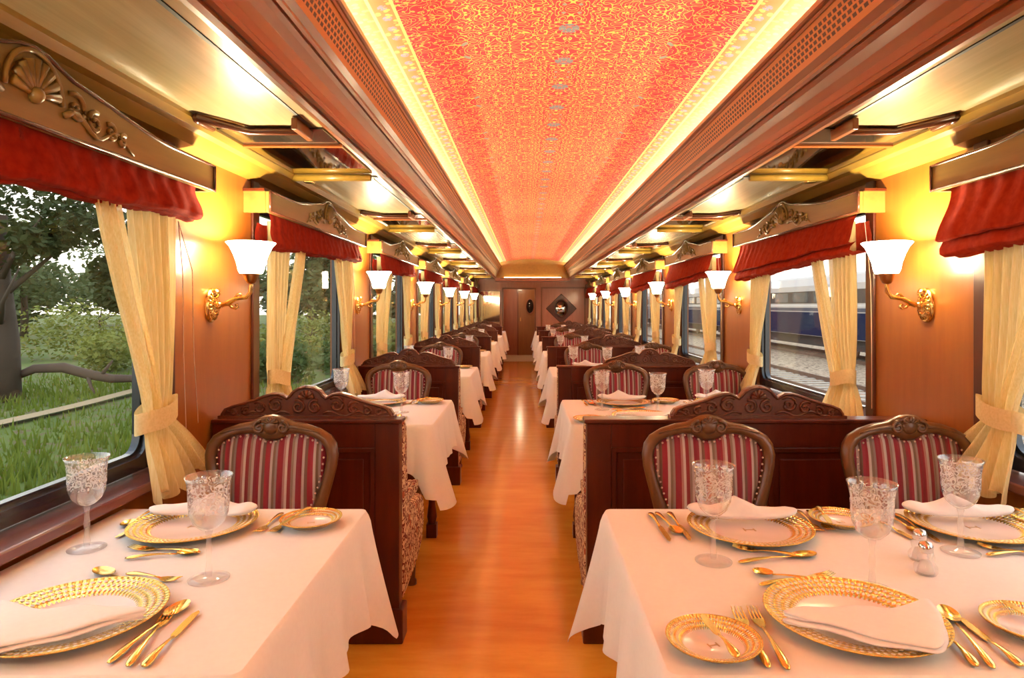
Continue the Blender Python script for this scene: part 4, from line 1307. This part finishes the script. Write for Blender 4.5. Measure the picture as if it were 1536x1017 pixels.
def tree(x, y, h, r, label, n=2500, sz=.16, seed=1, cols=((.018, .035, .008), (.065, .085, .018)), trunk_r=.25, blobs=None, name='tree', grp=None):
    rnd_ = random.Random(seed)
    t = thing(name, label, 'tree' if name == 'tree' else 'bush', (x, y, GZ), 0, grp)
    m = MB()
    tw = [(0, 0, -.1), (.05, .02, h * .25), (-.08, .05, h * .5), (.1, 0, h * .8)]
    m.tube(tw, [trunk_r * 1.25, trunk_r, trunk_r * .75, trunk_r * .25], 10)
    for i in range(7):
        a = rnd_.uniform(0, 6.28); z0_ = h * rnd_.uniform(.25, .65)
        m.tube([(0, 0, z0_), (math.cos(a) * r * .2, math.sin(a) * r * .3, z0_ + h * .12), (math.cos(a) * r * .45, math.sin(a) * r * .5, z0_ + h * .26)], [trunk_r * .28, trunk_r * .16, trunk_r * .05], 6)
    m.build('trunk', bark, t)
    bl = blobs or [(rnd_.uniform(-r, r) * .7, rnd_.uniform(-r, r) * .7, h * rnd_.uniform(.4, .95), r * rnd_.uniform(.35, .6)) for _ in range(9)]
    lm = MB(); leaves(lm, rnd_, bl, n, sz)
    lm.build('foliage', leaf_mat('leaf_%s_%d' % (name, int(cols[0][1] * 1000)), *cols), t, recalc=False)
    return t
# the big tree seen through the nearest left window
tb = [(-1.5, 0, 5.6, 1.5), (.8, .5, 5.8, 1.6), (2.3, 0, 5.0, 1.0), (3.8, .3, 4.6, 1.0), (2.8, 1, 3.6, .8), (5.0, 0, 5.4, 1.3), (4.5, .5, 3.4, .7), (-.3, 0, 4.4, 1.2), (1.5, -.5, 4.4, .7), (-2, 0, 3.5, 1.2), (6.2, 0, 4.4, .9), (3.4, 0, 2.9, .6), (5.6, .5, 2.7, .8)]
tree(-14.9, 18.6, 6.5, 4.0, 'large dark tree with thick trunk through the nearest left window', 9000, .13, 5, trunk_r=.42, blobs=tb)
# stump mass and fallen log at its foot
lg = MB().tube([(-14.75, 18.9, GZ + .55), (-14.2, 19.0, GZ + .80), (-13.5, 19.2, GZ + .82), (-12.9, 19.3, GZ + .62), (-12.3, 19.5, GZ + .46), (-11.7, 19.7, GZ + .44), (-11.0, 19.9, GZ + .52)], [.10, .13, .15, .14, .13, .11, .06], 10)
lg.tube([(-12.9, 19.3, GZ + .7), (-12.7, 19.2, GZ + .25), (-12.5, 19.1, GZ + .05)], [.07, .05, .03], 6).tube([(-12.5, 19.4, GZ + .6), (-12.2, 19.4, GZ + 1.0)], [.06, .03], 6)
tag(lg.build('fallen_log', plain('grey_bark', (.11, .075, .055), .95, bump=(5, 1.0))), 'fallen dark log lying by the foot of the large tree', 'log')
vc = ((.10, .13, .025), (.30, .31, .06))
rb = random.Random(4)
nb = 0
DESC = ['low yellow green bush', 'pale green meadow shrub', 'loose olive green shrub', 'rounded olive bush']
spots = [(-15.5, 27, 2.4, 2.6), (-12.6, 28, 2.2, 2.4), (-9.8, 30, 2.0, 2.2), (-18.5, 31, 2.8, 3.0), (-22, 34, 3.4, 3.2), (-8.6, 22.5, 1.7, 1.7), (-7.2, 26, 1.6, 1.8), (-9.0, 38, 2.4, 2.8), (-12, 42, 3, 3.4), (-6.2, 33, 1.6, 2.2), (-27, 30, 3, 3.4)]
wh = ['behind the fallen log', 'beyond the footpath in the nearest left window', 'at the curtain edge of the nearest left window', 'behind the large tree trunk', 'farthest behind the large tree', 'dark and low in the second left window', 'low in the third left window', 'in the middle of the second left window', 'far off in the second left window', 'seen in the fourth left window', 'at the far edge of the meadow']
for i, (x, y, h, r) in enumerate(spots):
    tree(x, y, h, r, '%s %s' % (DESC[i % 4], wh[i]), 1800, .12, 20 + i, ((.05, .09, .02), (.12, .17, .04)) if i in (5, 6) else vc, .06, name='bush', grp='bushes on the meadow',
         blobs=[(rb.uniform(-r, r) * .6, rb.uniform(-r, r) * .6, h * rb.uniform(.15, .6), h * .42) for _ in range(8)])
far = [(-17, 52, 8, 4), (-30, 60, 9, 5), (-24, 48, 7, 4), (-42, 55, 9, 6), (-15, 70, 8, 5), (-22, 80, 10, 6), (-48, 80, 11, 7), (-11, 90, 8, 5), (-62, 62, 10, 7), (-38, 42, 8, 5)]
fw = ['tall and dark in the second left window', 'on the skyline left of centre', 'behind the meadow bushes', 'on the skyline beyond the large tree', 'far along the line in the third left window', 'on the distant skyline, widest crown', 'on the distant skyline, tallest crown', 'farthest down the line', 'at the far edge of the fields', 'beside the far meadow edge']
for i, (x, y, h, r) in enumerate(far):
    tree(x, y, h, r, 'hazy green tree %s' % fw[i], 2200, .30, 50 + i, ((.07, .10, .04), (.15, .18, .07)), .25, grp='trees beyond the meadow')
for i in range(9):
    a_ = .12 + .13 * i
    tree(-95 * a_ - 3, 95 - i * 3, 8.5 + (i * 37 % 5) * .6, 8, 'wide hazy tree of the skyline row, %s beyond the meadow' % ORD9[i], 1500, .55, 90 + i, ((.08, .10, .05), (.15, .17, .08)), .3, grp='trees beyond the meadow',
         blobs=[(random.Random(i * 7 + j).uniform(-7, 7), 0, random.Random(i * 5 + j).uniform(1.5, 6), 2.6) for j in range(12)])
# grass on the near meadow
gm = MB(); rg = random.Random(9)
for _ in range(9000):
    d_ = 5 + 20 * rg.random() ** 1.2; sl = rg.uniform(.3, .95)
    x, y = -d_ * sl - .5, d_ * 1.0
    if -11.7 < x < -10.7: continue
    hgt = rg.uniform(.10, .32); a = rg.uniform(0, 6.28); w_ = rg.uniform(.02, .05)
    gx, gy = math.cos(a), math.sin(a); lx, ly = rg.uniform(-.12, .12), rg.uniform(-.12, .12)
    gm.add([(x - gx * w_, y - gy * w_, GZ - .05), (x + gx * w_, y + gy * w_, GZ - .05), (x + lx, y + ly, GZ + hgt)], [(0, 1, 2)])
tag(gm.build('meadow_grass', leaf_mat('grass_blade', (.03, .08, .006), (.24, .29, .03)), recalc=False), 'tufts of green grass on the meadow beside the track', 'grass', kind='stuff')
